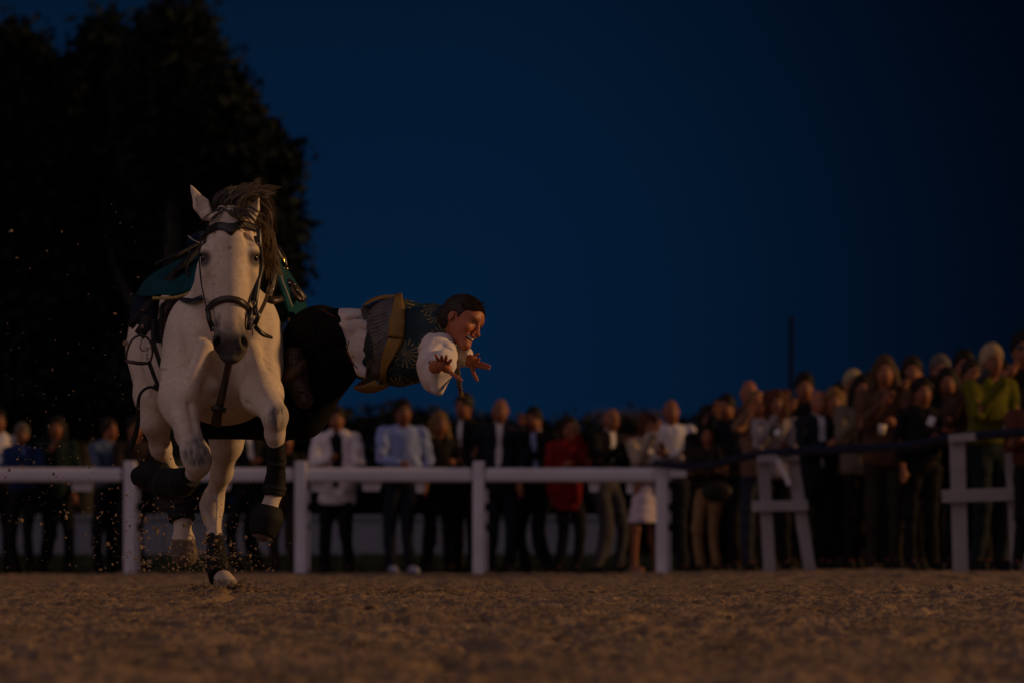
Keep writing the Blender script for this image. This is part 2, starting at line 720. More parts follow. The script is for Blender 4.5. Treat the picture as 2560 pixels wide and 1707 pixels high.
# trunk
H.ecap(P(560, 905, 25.85), P(520, 905, 26.6), (0.235, 0.27), (0.29, 0.30), (1, 0, 0), 0.03)
H.ecap(P(520, 905, 26.6), P(475, 880, 27.35), (0.29, 0.30), (0.27, 0.30), (1, 0, 0), 0.06)
H.ell(P(470, 850, 27.5), (0.292, 0.30, 0.31), k=0.08)
H.cone(P(548, 775, 26.25), P(505, 780, 27.0), 0.14, 0.13, 0.12)
# chest and shoulders
H.ell(P(492, 905, 25.68), (0.135, 0.17, 0.21), k=0.06)
H.ell(P(632, 905, 25.66), (0.125, 0.16, 0.21), k=0.06)
H.ell(P(462, 880, 25.78), (0.10, 0.20, 0.24), k=0.06)
H.ell(P(652, 870, 25.78), (0.10, 0.20, 0.24), k=0.06)
H.ell(P(560, 985, 25.8), (0.20, 0.20, 0.12), k=0.08)
# neck
H.ecap(P(572, 610, 25.32), P(566, 700, 25.62), (0.075, 0.16), (0.125, 0.20), (1, 0, 0), 0.04)
H.ecap(P(566, 700, 25.62), P(560, 800, 25.82), (0.125, 0.20), (0.19, 0.25), (1, 0, 0), 0.06)
H.ecap(P(566, 690, 25.7), P(552, 745, 26.15), (0.09, 0.10), (0.11, 0.12), (1, 0, 0), 0.08)
# creases of the breast
H.cone(P(566, 895, 25.40), P(556, 1010, 25.46), 0.020, 0.026, 0.06, sub=True)
H.ell(P(508, 965, 25.50), (0.075, 0.06, 0.055), k=0.05)
H.ell(P(520, 1000, 25.55), (0.05, 0.05, 0.03), k=0.03)
H.cone(P(515, 985, 25.46), P(556, 1010, 25.44), 0.006, 0.008, 0.025, sub=True)
H.cone(P(640, 960, 25.42), P(606, 1035, 25.45), 0.008, 0.01, 0.04, sub=True)
# right fore (image left), folded
H.chain(pp((462, 930, 25.62), (452, 1000, 25.50), (470, 1085, 25.30)), [0.105, 0.088, 0.054], 0.06)
H.cone(P(440, 965, 25.55), P(446, 1030, 25.45), 0.055, 0.05, 0.05)
H.chain(pp((470, 1085, 25.30), (488, 1132, 25.22), (496, 1166, 25.22)), [0.054, 0.060, 0.050], 0.03)
H.ell(P(493, 1150, 25.19), (0.058, 0.05, 0.062), k=0.03)
H.chain(pp((492, 1178, 25.26), (455, 1196, 25.38), (412, 1192, 25.50)), [0.040, 0.030, 0.036], 0.02)
H.chain(pp((412, 1192, 25.50), (388, 1190, 25.55)), [0.036, 0.034], 0.02)
H.cone(P(388, 1190, 25.55), P(352, 1190, 25.60), 0.042, 0.044, 0.01)
# left fore (image right), stretched with a hanging hoof
H.chain(pp((640, 930, 25.62), (655, 985, 25.42), (684, 1032, 25.14)), [0.11, 0.085, 0.056], 0.06)
H.ell(P(688, 1040, 25.11), (0.056, 0.055, 0.064), k=0.03)
H.chain(pp((688, 1045, 25.12), (687, 1085, 25.15), (692, 1130, 25.20), (688, 1225, 25.27)), [0.052, 0.043, 0.032, 0.033], 0.02)
H.chain(pp((688, 1225, 25.27), (676, 1258, 25.25)), [0.038, 0.036], 0.02)
H.cone(P(670, 1280, 25.25), P(661, 1326, 25.235), 0.048, 0.050, 0.012)
# left hind (image centre), on the ground
H.chain(pp((560, 960, 27.25), (568, 1060, 27.0), (566, 1110, 27.05), (554, 1180, 27.22), (536, 1240, 27.38)), [0.16, 0.090, 0.070, 0.046, 0.044], 0.05)
H.ell(P(531, 1258, 27.38), (0.050, 0.075, 0.075), k=0.04)
H.cone(P(513, 1262, 27.34), P(517, 1300, 27.32), 0.026, 0.02, 0.04)
H.chain(pp((534, 1275, 27.36), (536, 1335, 27.28), (543, 1410, 27.15)), [0.045, 0.030, 0.034], 0.03)
H.chain(pp((543, 1410, 27.15), (556, 1442, 27.06)), [0.038, 0.038], 0.02)
H.cone(P(558, 1446, 27.05), P(568, 1470, 27.0), 0.046, 0.062, 0.012)
# right hind (image left), swinging
H.chain(pp((392, 880, 27.35), (384, 985, 27.08), (388, 1050, 27.08), (402, 1120, 27.22), (428, 1176, 27.42)), [0.145, 0.088, 0.068, 0.043, 0.030], 0.05)
H.ell(P(432, 1192, 27.46), (0.040, 0.07, 0.055), k=0.04)
H.chain(pp((432, 1200, 27.45), (450, 1260, 27.44), (456, 1300, 27.42)), [0.038, 0.03, 0.036], 0.03)
H.chain(pp((456, 1300, 27.42), (457, 1342, 27.38)), [0.042, 0.046], 0.02)
H.ecap(P(458, 1346, 27.38), P(462, 1386, 27.35), (0.056, 0.05), (0.066, 0.06), (1, 0, 0), 0.01)
# head : seen straight from the front, hanging nearly upright
hy = [902, 893, 875, 850, 820, 780, 740, 700, 665, 640, 612, 585, 560, 540, 520]
cx = [577, 577, 577, 576, 577, 575, 574, 574, 574, 574, 574, 575, 574, 572, 570]
hw = [18, 30, 39, 42, 41, 46, 53, 60, 65, 68.5, 68, 64, 58, 47, 22]
hd = [20, 40, 56, 64, 66, 76, 96, 125, 142, 146, 138, 125, 108, 90, 60]
HD = 25.0
zs = [P(574, y, HD)[2] for y in hy]
H.loft(zs, [P(x, 800, HD)[0] for x in cx], [HD + S(d, HD) * 1.0 - 0.02 * (i > 8) * (i - 8) / 6 * 0 for i, d in enumerate(hd)],
       [S(w, HD) for w in hw], [S(d, HD) for d in hd], 2.35, 0.02)
H.ecap(P(574, 600, HD + 0.045), P(577, 835, HD + 0.035), (0.070, 0.05), (0.048, 0.045), (1, 0, 0), 0.03)      # bone of the nose
for s in (-1, 1):
    cxm = 574
    H.ell(P(cxm + s * 58, 630, HD + 0.085), (0.030, 0.055, 0.032), k=0.03)            # brow
    H.ell(P(cxm + s * 54, 668, HD + 0.12), (0.032, 0.07, 0.045), k=0.04)
    H.cone(P(cxm + s * 57, 690, HD + 0.10), P(cxm + s * 48, 750, HD + 0.10), 0.020, 0.014, 0.03)   # facial crest
    H.ell(P(cxm + s * 44, 592, HD + 0.045), (0.020, 0.02, 0.035), k=0.03, sub=True)  # hollow above the eye
    H.ell(P(577 + s * 30, 854, HD + 0.035), (0.028, 0.045, 0.046), k=0.02)           # nostril wing
    H.ell(P(577 + s * 34, 861, HD - 0.004), (0.0125, 0.034, 0.034), M=[[math.cos(.35), 0, s * math.sin(.35)], [0, 1, 0], [-s * math.sin(.35), 0, math.cos(.35)]], k=0.012, sub=True)
    H.ell(P(cxm + s * 65, 644, HD + 0.076), (0.020, 0.022, 0.016), k=0.012, sub=True)   # eye socket
    # jaw
    H.ell(P(cxm + s * 38, 690, HD + 0.25), (0.045, 0.10, 0.12), k=0.04)
H.ell(P(577, 893, HD + 0.06), (0.040, 0.045, 0.030), k=0.02)
H.cone(P(560, 888, HD + 0.012), P(594, 888, HD + 0.012), 0.003, 0.003, 0.014, sub=True)
H.ell(P(572, 530, HD + 0.12), (0.055, 0.07, 0.035), k=0.04)
# ears
def ear(base, mid, tip, wide, face):
    base, mid, tip = P(*base), P(*mid), P(*tip)
    up = (tip - base) / np.linalg.norm(tip - base)
    n = np.asarray(face, float)
    n = n - up * (n @ up); n /= np.linalg.norm(n)
    s = np.cross(up, n)
    H.ecap(base, mid, (wide * 0.9, 0.024), (wide, 0.024), s, 0.02)
    H.ecap(mid, tip, (wide, 0.024), (0.0055, 0.005), s, 0.015)
    o = n * 0.020
    H.ecap(base + up * 0.03 + o, mid + o, (wide * 0.55, 0.016), (wide * 0.66, 0.017), s, 0.006, sub=True)
    H.ecap(mid + o, mid + (tip - mid) * 0.8 + o * 0.8, (wide * 0.66, 0.017), (0.004, 0.006), s, 0.006, sub=True)


ear((517, 538, 25.13), (503, 512, 25.13), (475, 461, 25.13), 0.035, (0.25, -1, 0))
ear((628, 545, 25.13), (634, 522, 25.14), (648, 492, 25.16), 0.026, (-0.35, -1, 0.1))

# muscle and sinew
H.cone(P(512, 870, 25.47), P(470, 980, 25.40), 0.040, 0.045, 0.05)
H.cone(P(628, 872, 25.46), P(660, 975, 25.36), 0.040, 0.045, 0.05)
H.cone(P(452, 790, 25.60), P(484, 925, 25.46), 0.010, 0.012, 0.05, sub=True)
H.cone(P(676, 790, 25.60), P(662, 930, 25.42), 0.010, 0.012, 0.05, sub=True)
for a, b, r in (((500, 962, 25.42), (545, 985, 25.42), 0.007), ((500, 985, 25.43), (548, 1006, 25.45), 0.006), ((520, 946, 25.42), (552, 968, 25.42), 0.006), ((612, 992, 25.40), (632, 1016, 25.30), 0.003)):
    H.cone(P(*a), P(*b), r * 0.6, r * 0.6, 0.026, sub=True)
H.cone(P(470, 1010, 25.37), P(488, 1085, 25.215), 0.003, 0.003, 0.03, sub=True)
H.cone(P(440, 1000, 25.42), P(462, 1085, 25.25), 0.034, 0.022, 0.03)
H.cone(P(486, 1130, 25.17), P(492, 1168, 25.165), 0.012, 0.014, 0.02)
H.cone(P(504, 1128, 25.18), P(502, 1160, 25.17), 0.007, 0.006, 0.015, sub=True)
H.cone(P(690, 1030, 25.06), P(690, 1062, 25.07), 0.012, 0.014, 0.02)
H.cone(P(590, 990, 26.98), P(578, 1110, 27.0), 0.035, 0.028, 0.04)
H.cone(P(545, 1215, 27.30), P(540, 1330, 27.24), 0.010, 0.009, 0.02)
H.cone(P(525, 1290, 27.27), P(530, 1335, 27.23), 0.008, 0.007, 0.02, sub=True)
H.cone(P(395, 1000, 27.0), P(410, 1120, 27.15), 0.03, 0.018, 0.04)
H.cone(P(352, 830, 27.05), P(362, 960, 27.0), 0.014, 0.014, 0.06, sub=True)
H.blur(1)
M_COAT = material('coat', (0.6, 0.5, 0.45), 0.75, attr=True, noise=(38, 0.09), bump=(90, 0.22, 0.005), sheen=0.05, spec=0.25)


def proj(V):
    """photo-plane pixel of each point (used only to know where on the animal a vertex lies)."""
    x, y, z = V[:, 0], V[:, 1], V[:, 2] - CAM_H
    w = y * _cp + z * _sp
    return 1280 + FPX * x / w, 853.5 - FPX * (-y * _sp + z * _cp) / w


def coat(V):
    n = len(V)
    px, py = proj(V)
    d = V[:, 1]
    n1 = noise2(V[:, 0] * 14 + V[:, 1] * 9, V[:, 2] * 14, 11)
    n2 = noise2(V[:, 0] * 60 + V[:, 1] * 31, V[:, 2] * 55, 12)
    n4 = 0.5 * noise2(V[:, 0] * 34 + V[:, 1] * 11, V[:, 2] * 17, 14) + 0.5 * noise2(V[:, 0] * 90 + V[:, 1] * 31, V[:, 2] * 40, 15)
    n3 = noise2(V[:, 0] * 150 + V[:, 1] * 61, V[:, 2] * 150, 13)
    c = np.tile(np.array((0.64, 0.53, 0.42)), (n, 1))
    c *= (0.92 + 0.16 * n1)[:, None]
    # flea bites
    f = sstep(0.84, 0.95, n3) * (n1 > 0.45) * 0.30
    c *= (1 - f)[:, None]

    def blend(mask, colour):
        nonlocal c
        m = np.clip(mask, 0, 1)[:, None]
        c = c * (1 - m) + np.asarray(colour) * m
    # dust and old grey on the legs and quarters
    n5 = noise2(V[:, 0] * 6 + V[:, 1] * 5, V[:, 2] * 6, 16)
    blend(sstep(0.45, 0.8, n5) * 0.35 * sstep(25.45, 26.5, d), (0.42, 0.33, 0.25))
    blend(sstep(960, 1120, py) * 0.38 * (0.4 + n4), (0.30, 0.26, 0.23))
    head = (d < 25.34) & (py < 920)
    # skin of the muzzle
    blend(head * sstep(790, 858, py + 16 * (n2 - 0.5) + 10 * (np.abs(px - 577) > 26)), (0.050, 0.043, 0.042))
    blend(head * sstep(835, 848, py) * (1 - sstep(8, 16, np.abs(px - 577))) * (1 - sstep(862, 880, py)) * 0.25, (0.16, 0.13, 0.12))
    for s in (-1, 1):
        blend(head * (1 - sstep(0.7, 1.2, np.hypot((px - 577 - s * 34) / 10, (py - 861) / 20))) * 0.9, (0.012, 0.009, 0.009))
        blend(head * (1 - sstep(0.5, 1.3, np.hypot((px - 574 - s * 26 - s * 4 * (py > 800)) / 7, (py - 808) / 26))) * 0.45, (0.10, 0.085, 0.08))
    for ex, ey in ((509, 648), (639, 648)):
        r = np.hypot((px - ex) / 22.0, (py - ey) / 26.0)
        blend(head * (1 - sstep(0.45, 1.15, r)) * 0.92, (0.05, 0.042, 0.04))
    blend(head * (1 - sstep(3, 8, np.hypot(px - 574, py - 620))) * 0.6, (0.18, 0.14, 0.13))
    blend(head * sstep(590, 632, px) * sstep(650, 720, py) * 0.35, (0.30, 0.22, 0.16))  # shade on the right plane of the face put into the coat
    # rims of the ears
    # knees
    for kx, ky, rx, ry, dd in ((490, 1128, 40, 48, 25.6), (697, 1042, 30, 40, 25.4)):
        r = np.hypot((px - kx) / rx, (py - ky) / ry)
        blend((d < dd) * (1 - sstep(0.55, 1.1, r)) * (0.45 + 0.55 * sstep(0.3, 0.72, n4)), (0.095, 0.088, 0.092))
    blend((d > 26.8) * (1 - sstep(0.6, 1.2, np.hypot((px - 522) / 34, (py - 1250) / 46))) * 0.30 * sstep(0.3, 0.7, n4), (0.20, 0.18, 0.17))
    # belly and inner thighs greyer skin
    # hooves
    horn = np.zeros(n)
    horn = np.maximum(horn, (d > 26.5) * sstep(1344, 1350, py) * (px < 505))
    horn = np.maximum(horn, (d > 26.5) * sstep(1446, 1450, py) * (px > 505) * 0.0)
    blend(horn, (0.115, 0.085, 0.06))
    blend(((d > 26.5) & (px > 505)) * sstep(1444, 1450, py), (0.22, 0.185, 0.155))
    blend((d < 25.8) * (px < 372) * (py > 1140), (0.10, 0.08, 0.065))
    blend((d < 25.4) * sstep(1272, 1278, py) * (px > 600), (0.12, 0.09, 0.07))
    return c


horse = thing('horse', 'white grey horse galloping towards the camera with dark muzzle and flying mane', 'horse', (P(540, 1476, 26.2)[0], 26.2, 0))
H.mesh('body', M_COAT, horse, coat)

M_EYE = material('horse_eye', (0.012, 0.008, 0.006), 0.08, spec=0.8)
for s in (-1, 1):
    MB().ball(P(574 + s * 61.5, 645, HD + 0.082), (0.019, 0.021, 0.019), nu=16, nv=12).build('eye', M_EYE, horse)

M_MANE = material('horse_hair', (0.085, 0.065, 0.055), 0.6, noise=(14, 0.5), spec=0.35)
M_MANE2 = material('mane_brown', (0.13, 0.085, 0.05), 0.6, noise=(14, 0.5), spec=0.35)


def hair(name, strands, mat, parent, w=0.0035, n=9):
    mb = MB()
    for pts in strands:
        q = resample(pts, n)
        mb.tube(q, [w * 0.7, w, w * 0.8, w * 0.25], 3)
    return mb.build(name, mat, parent)


G = lambda a: rnd.gauss(0, a)


def locks(n, gen, per, spread, w, tip=0.35):
    """n locks of hair; gen() gives a lock's centre line as (px, py, d) points."""
    out = []
    for _ in range(n):
        c = np.asarray(gen(), float)
        m = len(c)
        for _ in range(per):
            f = np.linspace(1, tip, m) if rnd.random() < 0.75 else np.linspace(1, 2.2, m)
            off = np.array((G(spread), G(spread), G(spread) * 0.0018)) 
            off2 = np.array((G(spread), G(spread), G(spread) * 0.0018))
            t = np.linspace(0, 1, m)[:, None]
            q = c + (off * (1 - t) + off2 * t) * f[:, None]
            k = rnd.uniform(0.65, 1.0)
            q = q[0] + (q - q[0]) * (1 - (1 - k) * t)
            out.append([P(*v) for v in q])
    return out


def g_up():
    bx, d, L, e = 574 + G(17), 25.10 + G(0.02), rnd.uniform(0.35, 1.0), G(1.0)
    return [(bx, 528 + G(4), d), (bx + 3, 508 - 10 * L + 4 * e, d - 0.02), (bx + 30 * L, 490 - 8 * L + 5 * e, d), (bx + 64 * L, 484 - 12 * L + 7 * e, d + 0.02), (bx + 90 * L, 478 + 9 * e, d + 0.04), (bx + 106 * L, 474 + 12 * e + G(6), d + 0.06)]


def g_tuft():
    bx, d, L, e = 574 + G(12), 25.10 + G(0.02), rnd.uniform(0.5, 1.0), G(7)
    return [(bx, 530 + G(3), d), (bx - 2 + e, 500, d), (bx + 2 + e * 1.8, 478, d), (bx + 14 + e * 2, 470 - 8 * L, d + 0.02)]


def g_right():
    bx, L, e = 576 + G(14), rnd.uniform(0.5, 1.0), G(5)
    return [(bx, 524 + G(4), 25.06), (bx + 24 * L, 524 + e, 25.0), (bx + 50 * L, 540 + 1.4 * e, 24.99), (bx + 74 * L, 560 + 2 * e, 25.02)]


def g_left():
    bx, L, e = 566 + G(8), rnd.uniform(0.5, 1.0), G(4)
    return [(bx, 526 + G(3), 25.05), (bx - 24 * L, 530 + e, 25.0), (bx - 46 * L, 544 + 1.5 * e, 25.0), (bx - 64 * L, 566 + 2 * e, 25.04)]


st = locks(36, g_up, 20, 3.2, 0) + locks(10, g_tuft, 16, 2.5, 0) + locks(16, g_right, 9, 2.4, 0) + locks(5, g_left, 5, 1.5, 0)
hair('forelock', st, M_MANE, horse, 0.0016, 11)


def g_mane():
    t, L, k, e = rnd.random(), rnd.uniform(0.5, 1.0), rnd.uniform(-0.4, 1), G(1.0)
    y0, x0, d = 505 + 120 * t, 622 + 24 * t + G(8), 25.2 + 0.45 * t + G(0.02)
    sw = 52 * L
    return [(x0, y0 - 8, d), (x0 + sw * 0.55, y0 - 10 * k + 4 * e, d - 0.03), (x0 + sw * 0.92, y0 + 20 * L + 6 * e, d - 0.03), (x0 + sw * 0.85 + 8 * e, y0 + 58 * L, d - 0.02), (x0 + sw * (0.72 + 0.6 * max(k, 0)) + 8 * e, y0 + 88 * L + 8 * e, d)]


def g_crest():
    e = G(1.0)
    return [(604 + G(12), 520 + G(6), 25.2), (628, 494 + 5 * e, 25.22), (654, 488 + 8 * e, 25.24), (676 + 4 * e, 515 + 14 * e, 25.26), (686 + 8 * e, 562 + 20 * e, 25.28)]


st = locks(62, g_mane, 20, 3.4, 0) + locks(18, g_crest, 18, 3.2, 0)
hair('mane', st, M_MANE2, horse, 0.0017, 11)
st = locks(12, lambda: [(462 + G(6), 760, 27.78), (458 + G(10), 800, 27.95), (455 + G(18), 930, 28.15), (470 + G(22), 1060 + G(30), 28.3)], 12, 5, 0)
hair('tail', st, M_MANE, horse, 0.003)
# ------------------------------------------------------------------ tack
M_LEATHER = material('black_leather', (0.014, 0.010, 0.009), 0.42, noise=(40, 0.3), bump=(180, 0.2, 0.002), spec=0.5)
M_BROWN = material('brown_leather', (0.035, 0.020, 0.014), 0.45, noise=(30, 0.4), spec=0.5)
M_STEEL = material('bit_steel', (0.32, 0.29, 0.26), 0.3, 1.0)
M_PATENT = material('silver_grey_leather', (0.16, 0.14, 0.12), 0.35, noise=(70, 0.4), spec=0.6)
M_BRASS = material('brass', (0.62, 0.42, 0.16), 0.22, 1.0)
M_TEAL = material('teal_felt', (0.003, 0.046, 0.058), 0.9, noise=(25, 0.25), bump=(200, 0.3, 0.002), sheen=0.0, spec=0.15)
M_NAVY = material('navy_felt', (0.006, 0.014, 0.03), 0.9, noise=(25, 0.25), sheen=0.0, spec=0.15)
M_GOLDTRIM = material('gold_braid', (0.34, 0.22, 0.05), 0.5, noise=(220, 0.6), spec=0.5)
M_PIPING = material('pale_piping', (0.35, 0.33, 0.33), 0.6)
M_BOOT = material('black_neoprene', (0.0055, 0.005, 0.0055), 0.75, noise=(30, 0.3), bump=(120, 0.25, 0.003), spec=0.25)
M_STRAPG = material('dark_webbing', (0.020, 0.018, 0.018), 0.8, noise=(60, 0.3), spec=0.2)


def on_horse(pix, d0=24.7, d1=27.9, off=0.0):
    """points of a pixel line laid on the horse's skin; gaps are bridged."""
    pts = [H.hit(x, y, d0, d1) for x, y in pix]
    ok = [i for i, p in enumerate(pts) if p is not None]
    dd = np.interp(np.arange(len(pts)), ok, [pts[i][1] for i in ok])
    for i in range(len(pts)):
        if pts[i] is None:
            pts[i] = P(pix[i][0], pix[i][1], dd[i] + 0.02)
    pts = np.array(pts)
    n = H.grad(pts)
    n[n[:, 1] > -0.1, 1] = -0.1
    n /= np.linalg.norm(n, axis=1, keepdims=True)
    return pts + n * off, n


def belt(mb, pix, w, t=0.004, n=14, d0=24.7, d1=27.9, off=0.001):
    q = resample([(x, y, 0) for x, y in pix], n)[:, :2]
    pts, nn = on_horse(q, d0, d1, off)
    return mb.strap(pts, nn, w, t)


bridle = thing('bridle', 'black leather bridle with V shaped browband and wide noseband on the horse head', 'bridle', P(574, 760, 25.0))
# browband, cut to a V
u = resample([(508, 592, 0), (523, 568, 0), (550, 556, 0), (577, 559, 0), (606, 553, 0), (640, 564, 0)], 27)[:, :2]
l = resample([(511, 606, 0), (524, 586, 0), (549, 577, 0), (562, 580, 0), (578, 590, 0), (592, 578, 0), (610, 572, 0), (643, 584, 0)], 27)[:, :2]
rows = [on_horse(u + (l - u) * f, 24.8, 25.3, 0.003) for f in (0, .33, .67, 1)]
Gp, Gn = np.stack([r[0] for r in rows]), np.stack([r[1] for r in rows])
MB().sheet(Gp, Gn, 0.006).build('browband', M_LEATHER, bridle)
mb = MB()
belt(mb, [(505, 598), (500, 640), (503, 690), (510, 735), (520, 775)], 0.016, 0.005, d0=24.9, d1=25.35)
mb.build('cheekpiece', M_LEATHER, bridle)
MB().strap(pp((645, 572, 25.06), (650, 620, 25.10), (655, 665, 25.12), (646, 700, 25.1), (640, 745, 25.08), (634, 790, 25.06)), (0.35, -1, 0), 0.020, 0.006).build('cheekpiece', M_LEATHER, bridle)
MB().strap(pp((640, 590, 25.1), (641, 650, 25.12), (636, 710, 25.1), (631, 760, 25.06)), (0.4, -1, 0), 0.016, 0.005).build('throat_lash', M_LEATHER, bridle)
mb = MB()
belt(mb, [(519, 782), (530, 764), (550, 752), (573, 748), (598, 754), (616, 768), (627, 782)], 0.030, 0.009, 18, 24.8, 25.3)
nb = mb.build('noseband', M_BROWN, bridle)
for nx_, pts in ((-0.3, ((519, 770, 25.06), (524, 800, 25.05), (534, 828, 25.05))), (0.3, ((626, 770, 25.06), (624, 800, 25.05), (622, 826, 25.05))), (0.3, ((636, 770, 25.05), (646, 790, 25.04), (636, 812, 25.04)))):
    MB().strap(pp(*pts), (nx_, -1, 0), 0.022, 0.008).build('cheek_strap', M_LEATHER, bridle)
for (x, y, r) in ((536, 806, 5), (534, 823, 5), (632, 798, 5), (626, 808, 5), (629, 820, 5), (517, 752, 5), (634, 760, 6), (642, 778, 5), (648, 612, 5)):
    c = P(x, y, 25.03 if y > 700 else 25.07)
    MB().tube([c + S(r, 25) * np.array((math.cos(a) * 0.65, 0, math.sin(a))) for a in np.linspace(0, 2 * math.pi, 14)[:-1]], 0.0024, 5, True).build('bit_ring' if y > 790 else 'buckle', M_STEEL, bridle)
for p, q in (((535, 798, 25.03), (537, 834, 25.04)), ((633, 792, 25.03), (631, 840, 25.04))):
    MB().tube(resample(pp(p, q), 4), 0.0028, 6).build('bit_shank', M_STEEL, bridle)
mb = MB()
belt(mb, [(452, 754), (470, 757), (492, 753), (512, 743)], [0.016, 0.026, 0.028, 0.026], 0.006, 10, 24.9, 25.9, 0.012)
mb.build('rein_stop', M_LEATHER, bridle)
mb = MB()
mb.strap(resample(pp((637, 815, 25.1), (645, 826, 25.08), (660, 838, 25.1), (679, 845, 25.16)), 9), (0.1, -1, 0.2), [0.018, 0.020, 0.020, 0.012], 0.006)
mb.build('rein_end', M_LEATHER, bridle)
# reins running back along the neck on the right
MB().strap(resample(pp((630, 818, 25.06), (650, 780, 25.25), (668, 735, 25.5), (682, 650, 25.95), (672, 610, 26.1)), 14), (0.6, -1, 0), 0.018, 0.005).build('rein', M_BROWN, bridle)
MB().strap(resample(pp((684, 640, 25.75), (687, 680, 25.7), (681, 718, 25.62), (672, 740, 25.55)), 10), (0.5, -1, 0), 0.020, 0.005).build('rein', M_PATENT, bridle)
MB().strap(resample(pp((666, 748, 25.5), (682, 752, 25.5), (704, 748, 25.55)), 8), (0.2, -1, 0.2), [0.026, 0.036, 0.024], 0.010).build('rein_stop', M_BROWN, bridle)
mb = MB()
for x, y in ((676, 726), (672, 738)):
    c = P(x, y, 25.5)
    mb.tube([c + np.array((math.cos(a) * 0.013, 0, math.sin(a) * 0.018)) for a in np.linspace(0, 2 * math.pi, 13)[:-1]], 0.003, 5, True)
mb.build('rein_buckle', M_STEEL, bridle)

# breast strap hanging on the chest
bp_ = thing('breastplate', 'dark leather breast strap hanging from the neck to the girth', 'harness', P(560, 1050, 25.4))
mb = MB()
pts = np.array(pp((575, 895, 25.33), (569, 925, 25.35), (561, 960, 25.37), (551, 1005, 25.40), (544, 1035, 25.44), (540, 1062, 25.52)))
mb.strap(resample(pts, 14), (0, -1, 0.1), [0.034, 0.032, 0.036, 0.05], 0.006)
mb.build('strap', M_BROWN, bp_)
mb = MB()
mb.strap(resample(pp((532, 1022, 25.41), (546, 1020, 25.40), (562, 1026, 25.41)), 5), (0, -1, 0.1), 0.022, 0.012)
mb.build('keeper', M_LEATHER, bp_)

# saddle cloth, saddle and gear
saddle = thing('saddle', 'dark vaulting saddle with teal gold edged cloth on the white horse', 'saddle', P(540, 640, 26.4))
cA = pp((520, 690, 25.82), (503, 708, 25.84), (484, 724, 25.84), (440, 740, 25.80), (382, 742, 25.85))
cM = pp((508, 660, 25.98), (470, 676, 26.0), (440, 690, 26.0), (398, 708, 26.02), (360, 745, 26.1))
cB = pp((505, 640, 26.4), (470, 650, 26.45), (433, 661, 26.5), (378, 694, 26.55), (340, 745, 26.6))
cC = pp((512, 632, 27.0), (470, 655, 27.0), (425, 675, 27.0), (362, 730, 27.0), (328, 798, 26.8))
Gd = loft_curves([cA, cM, cB, cC], 18, 18)
Gd = Gd + np.array((0, 0, 0.006)) * np.sin(np.linspace(0, 9, 18))[None, :, None]
MB().sheet(Gd, grid_normals(Gd, (-.3, -1, 1)), 0.010).build('saddle_cloth', M_TEAL, saddle)
MB().strap(resample(cA, 20)[3:] + np.array((0, -0.004, -0.008)), (-0.1, -1, 0.25), 0.013, 0.006).build('gold_trim', M_GOLDTRIM, saddle)
MB().strap(resample(pp((340, 750, 26.58), (334, 770, 26.66), (329, 796, 26.74)), 8), (-0.8, -1, 0.2), 0.014, 0.006).build('gold_trim', M_GOLDTRIM, saddle)
# side flap hanging under the cloth at the left
f1 = pp((352, 720, 26.5), (338, 752, 26.5), (330, 775, 26.55), (329, 797, 26.6))
f2 = pp((382, 742, 26.2), (372, 770, 26.25), (362, 795, 26.3), (354, 815, 26.35))
f3 = pp((400, 745, 26.0), (396, 780, 26.05), (392, 805, 26.08), (390, 832, 26.1))
Gd = loft_curves([f1, f2, f3], 12, 12)
MB().sheet(Gd, grid_normals(Gd, (-.6, -1, 0)), 0.008).build('side_flap', M_NAVY, saddle)
# right side cloth
cA = pp((672, 640, 26.0), (690, 690, 25.9), (705, 740, 25.85), (720, 790, 25.9), (736, 834, 26.0))
cM = pp((680, 630, 26.2), (703, 675, 26.1), (726, 715, 26.05), (740, 760, 26.05), (742, 800, 26.1))
cB = pp((684, 628, 26.5), (712, 672, 26.5), (742, 718, 26.45), (758, 755, 26.4), (764, 780, 26.35))
Gd = loft_curves([cA, cM, cB], 14, 18)
MB().sheet(Gd, grid_normals(Gd, (.6, -1, .5)), 0.010).build('saddle_cloth', M_TEAL, saddle)
MB().strap(resample(pp((722, 795, 25.9), (734, 834, 25.98), (742, 818, 26.05), (752, 790, 26.2)), 12), (0, -1, 0.1), 0.013, 0.006).build('gold_trim', M_GOLDTRIM, saddle)
MB().tube(resample(pp((702, 690, 25.85), (718, 732, 25.84), (731, 768, 25.86)), 10), 0.003, 5).build('seam', M_PIPING, saddle)
# seat, padded roll, handle
sf = Field.box(P(440, 800, 26.0) * (1, 1, 1) + (0, -0.1, 0), P(720, 560, 27.0) + (0, 0.1, 0.05), 0.012)
sf.ecap(P(555, 668, 26.25), P(545, 660, 26.85), (0.15, 0.05), (0.17, 0.05), (1, 0, 0), 0.03)
sf.ell(P(552, 640, 26.2), (0.10, 0.08, 0.06), k=0.05)
sf.ell(P(545, 625, 26.9), (0.15, 0.08, 0.07), k=0.05)
sf.mesh('seat', M_LEATHER, saddle)
c = P(497, 603, 26.35)
roll = MB().ball(c, (0.062, 0.10, 0.042), [[0.86, 0, 0.5], [0, 1, 0], [-0.5, 0, 0.86]], 18, 12).build('thigh_roll', M_NAVY, saddle)
mb = MB()
mb.tube(resample(pp((470, 590, 26.27), (484, 601, 26.245), (503, 608, 26.25), (510, 600, 26.27)), 10), 0.0028, 5)
mb.tube(resample(pp((502, 612, 26.22), (507, 600, 26.21), (508, 585, 26.22)), 8), 0.005, 5)
mb.build('piping', M_PIPING, saddle)
hd_ = resample(pp((686, 612, 26.3), (697, 622, 26.25), (708, 645, 26.22), (713, 668, 26.22)), 12)
MB().tube(hd_, [0.010, 0.012, 0.013, 0.014], 10).build('handle', M_LEATHER, saddle)
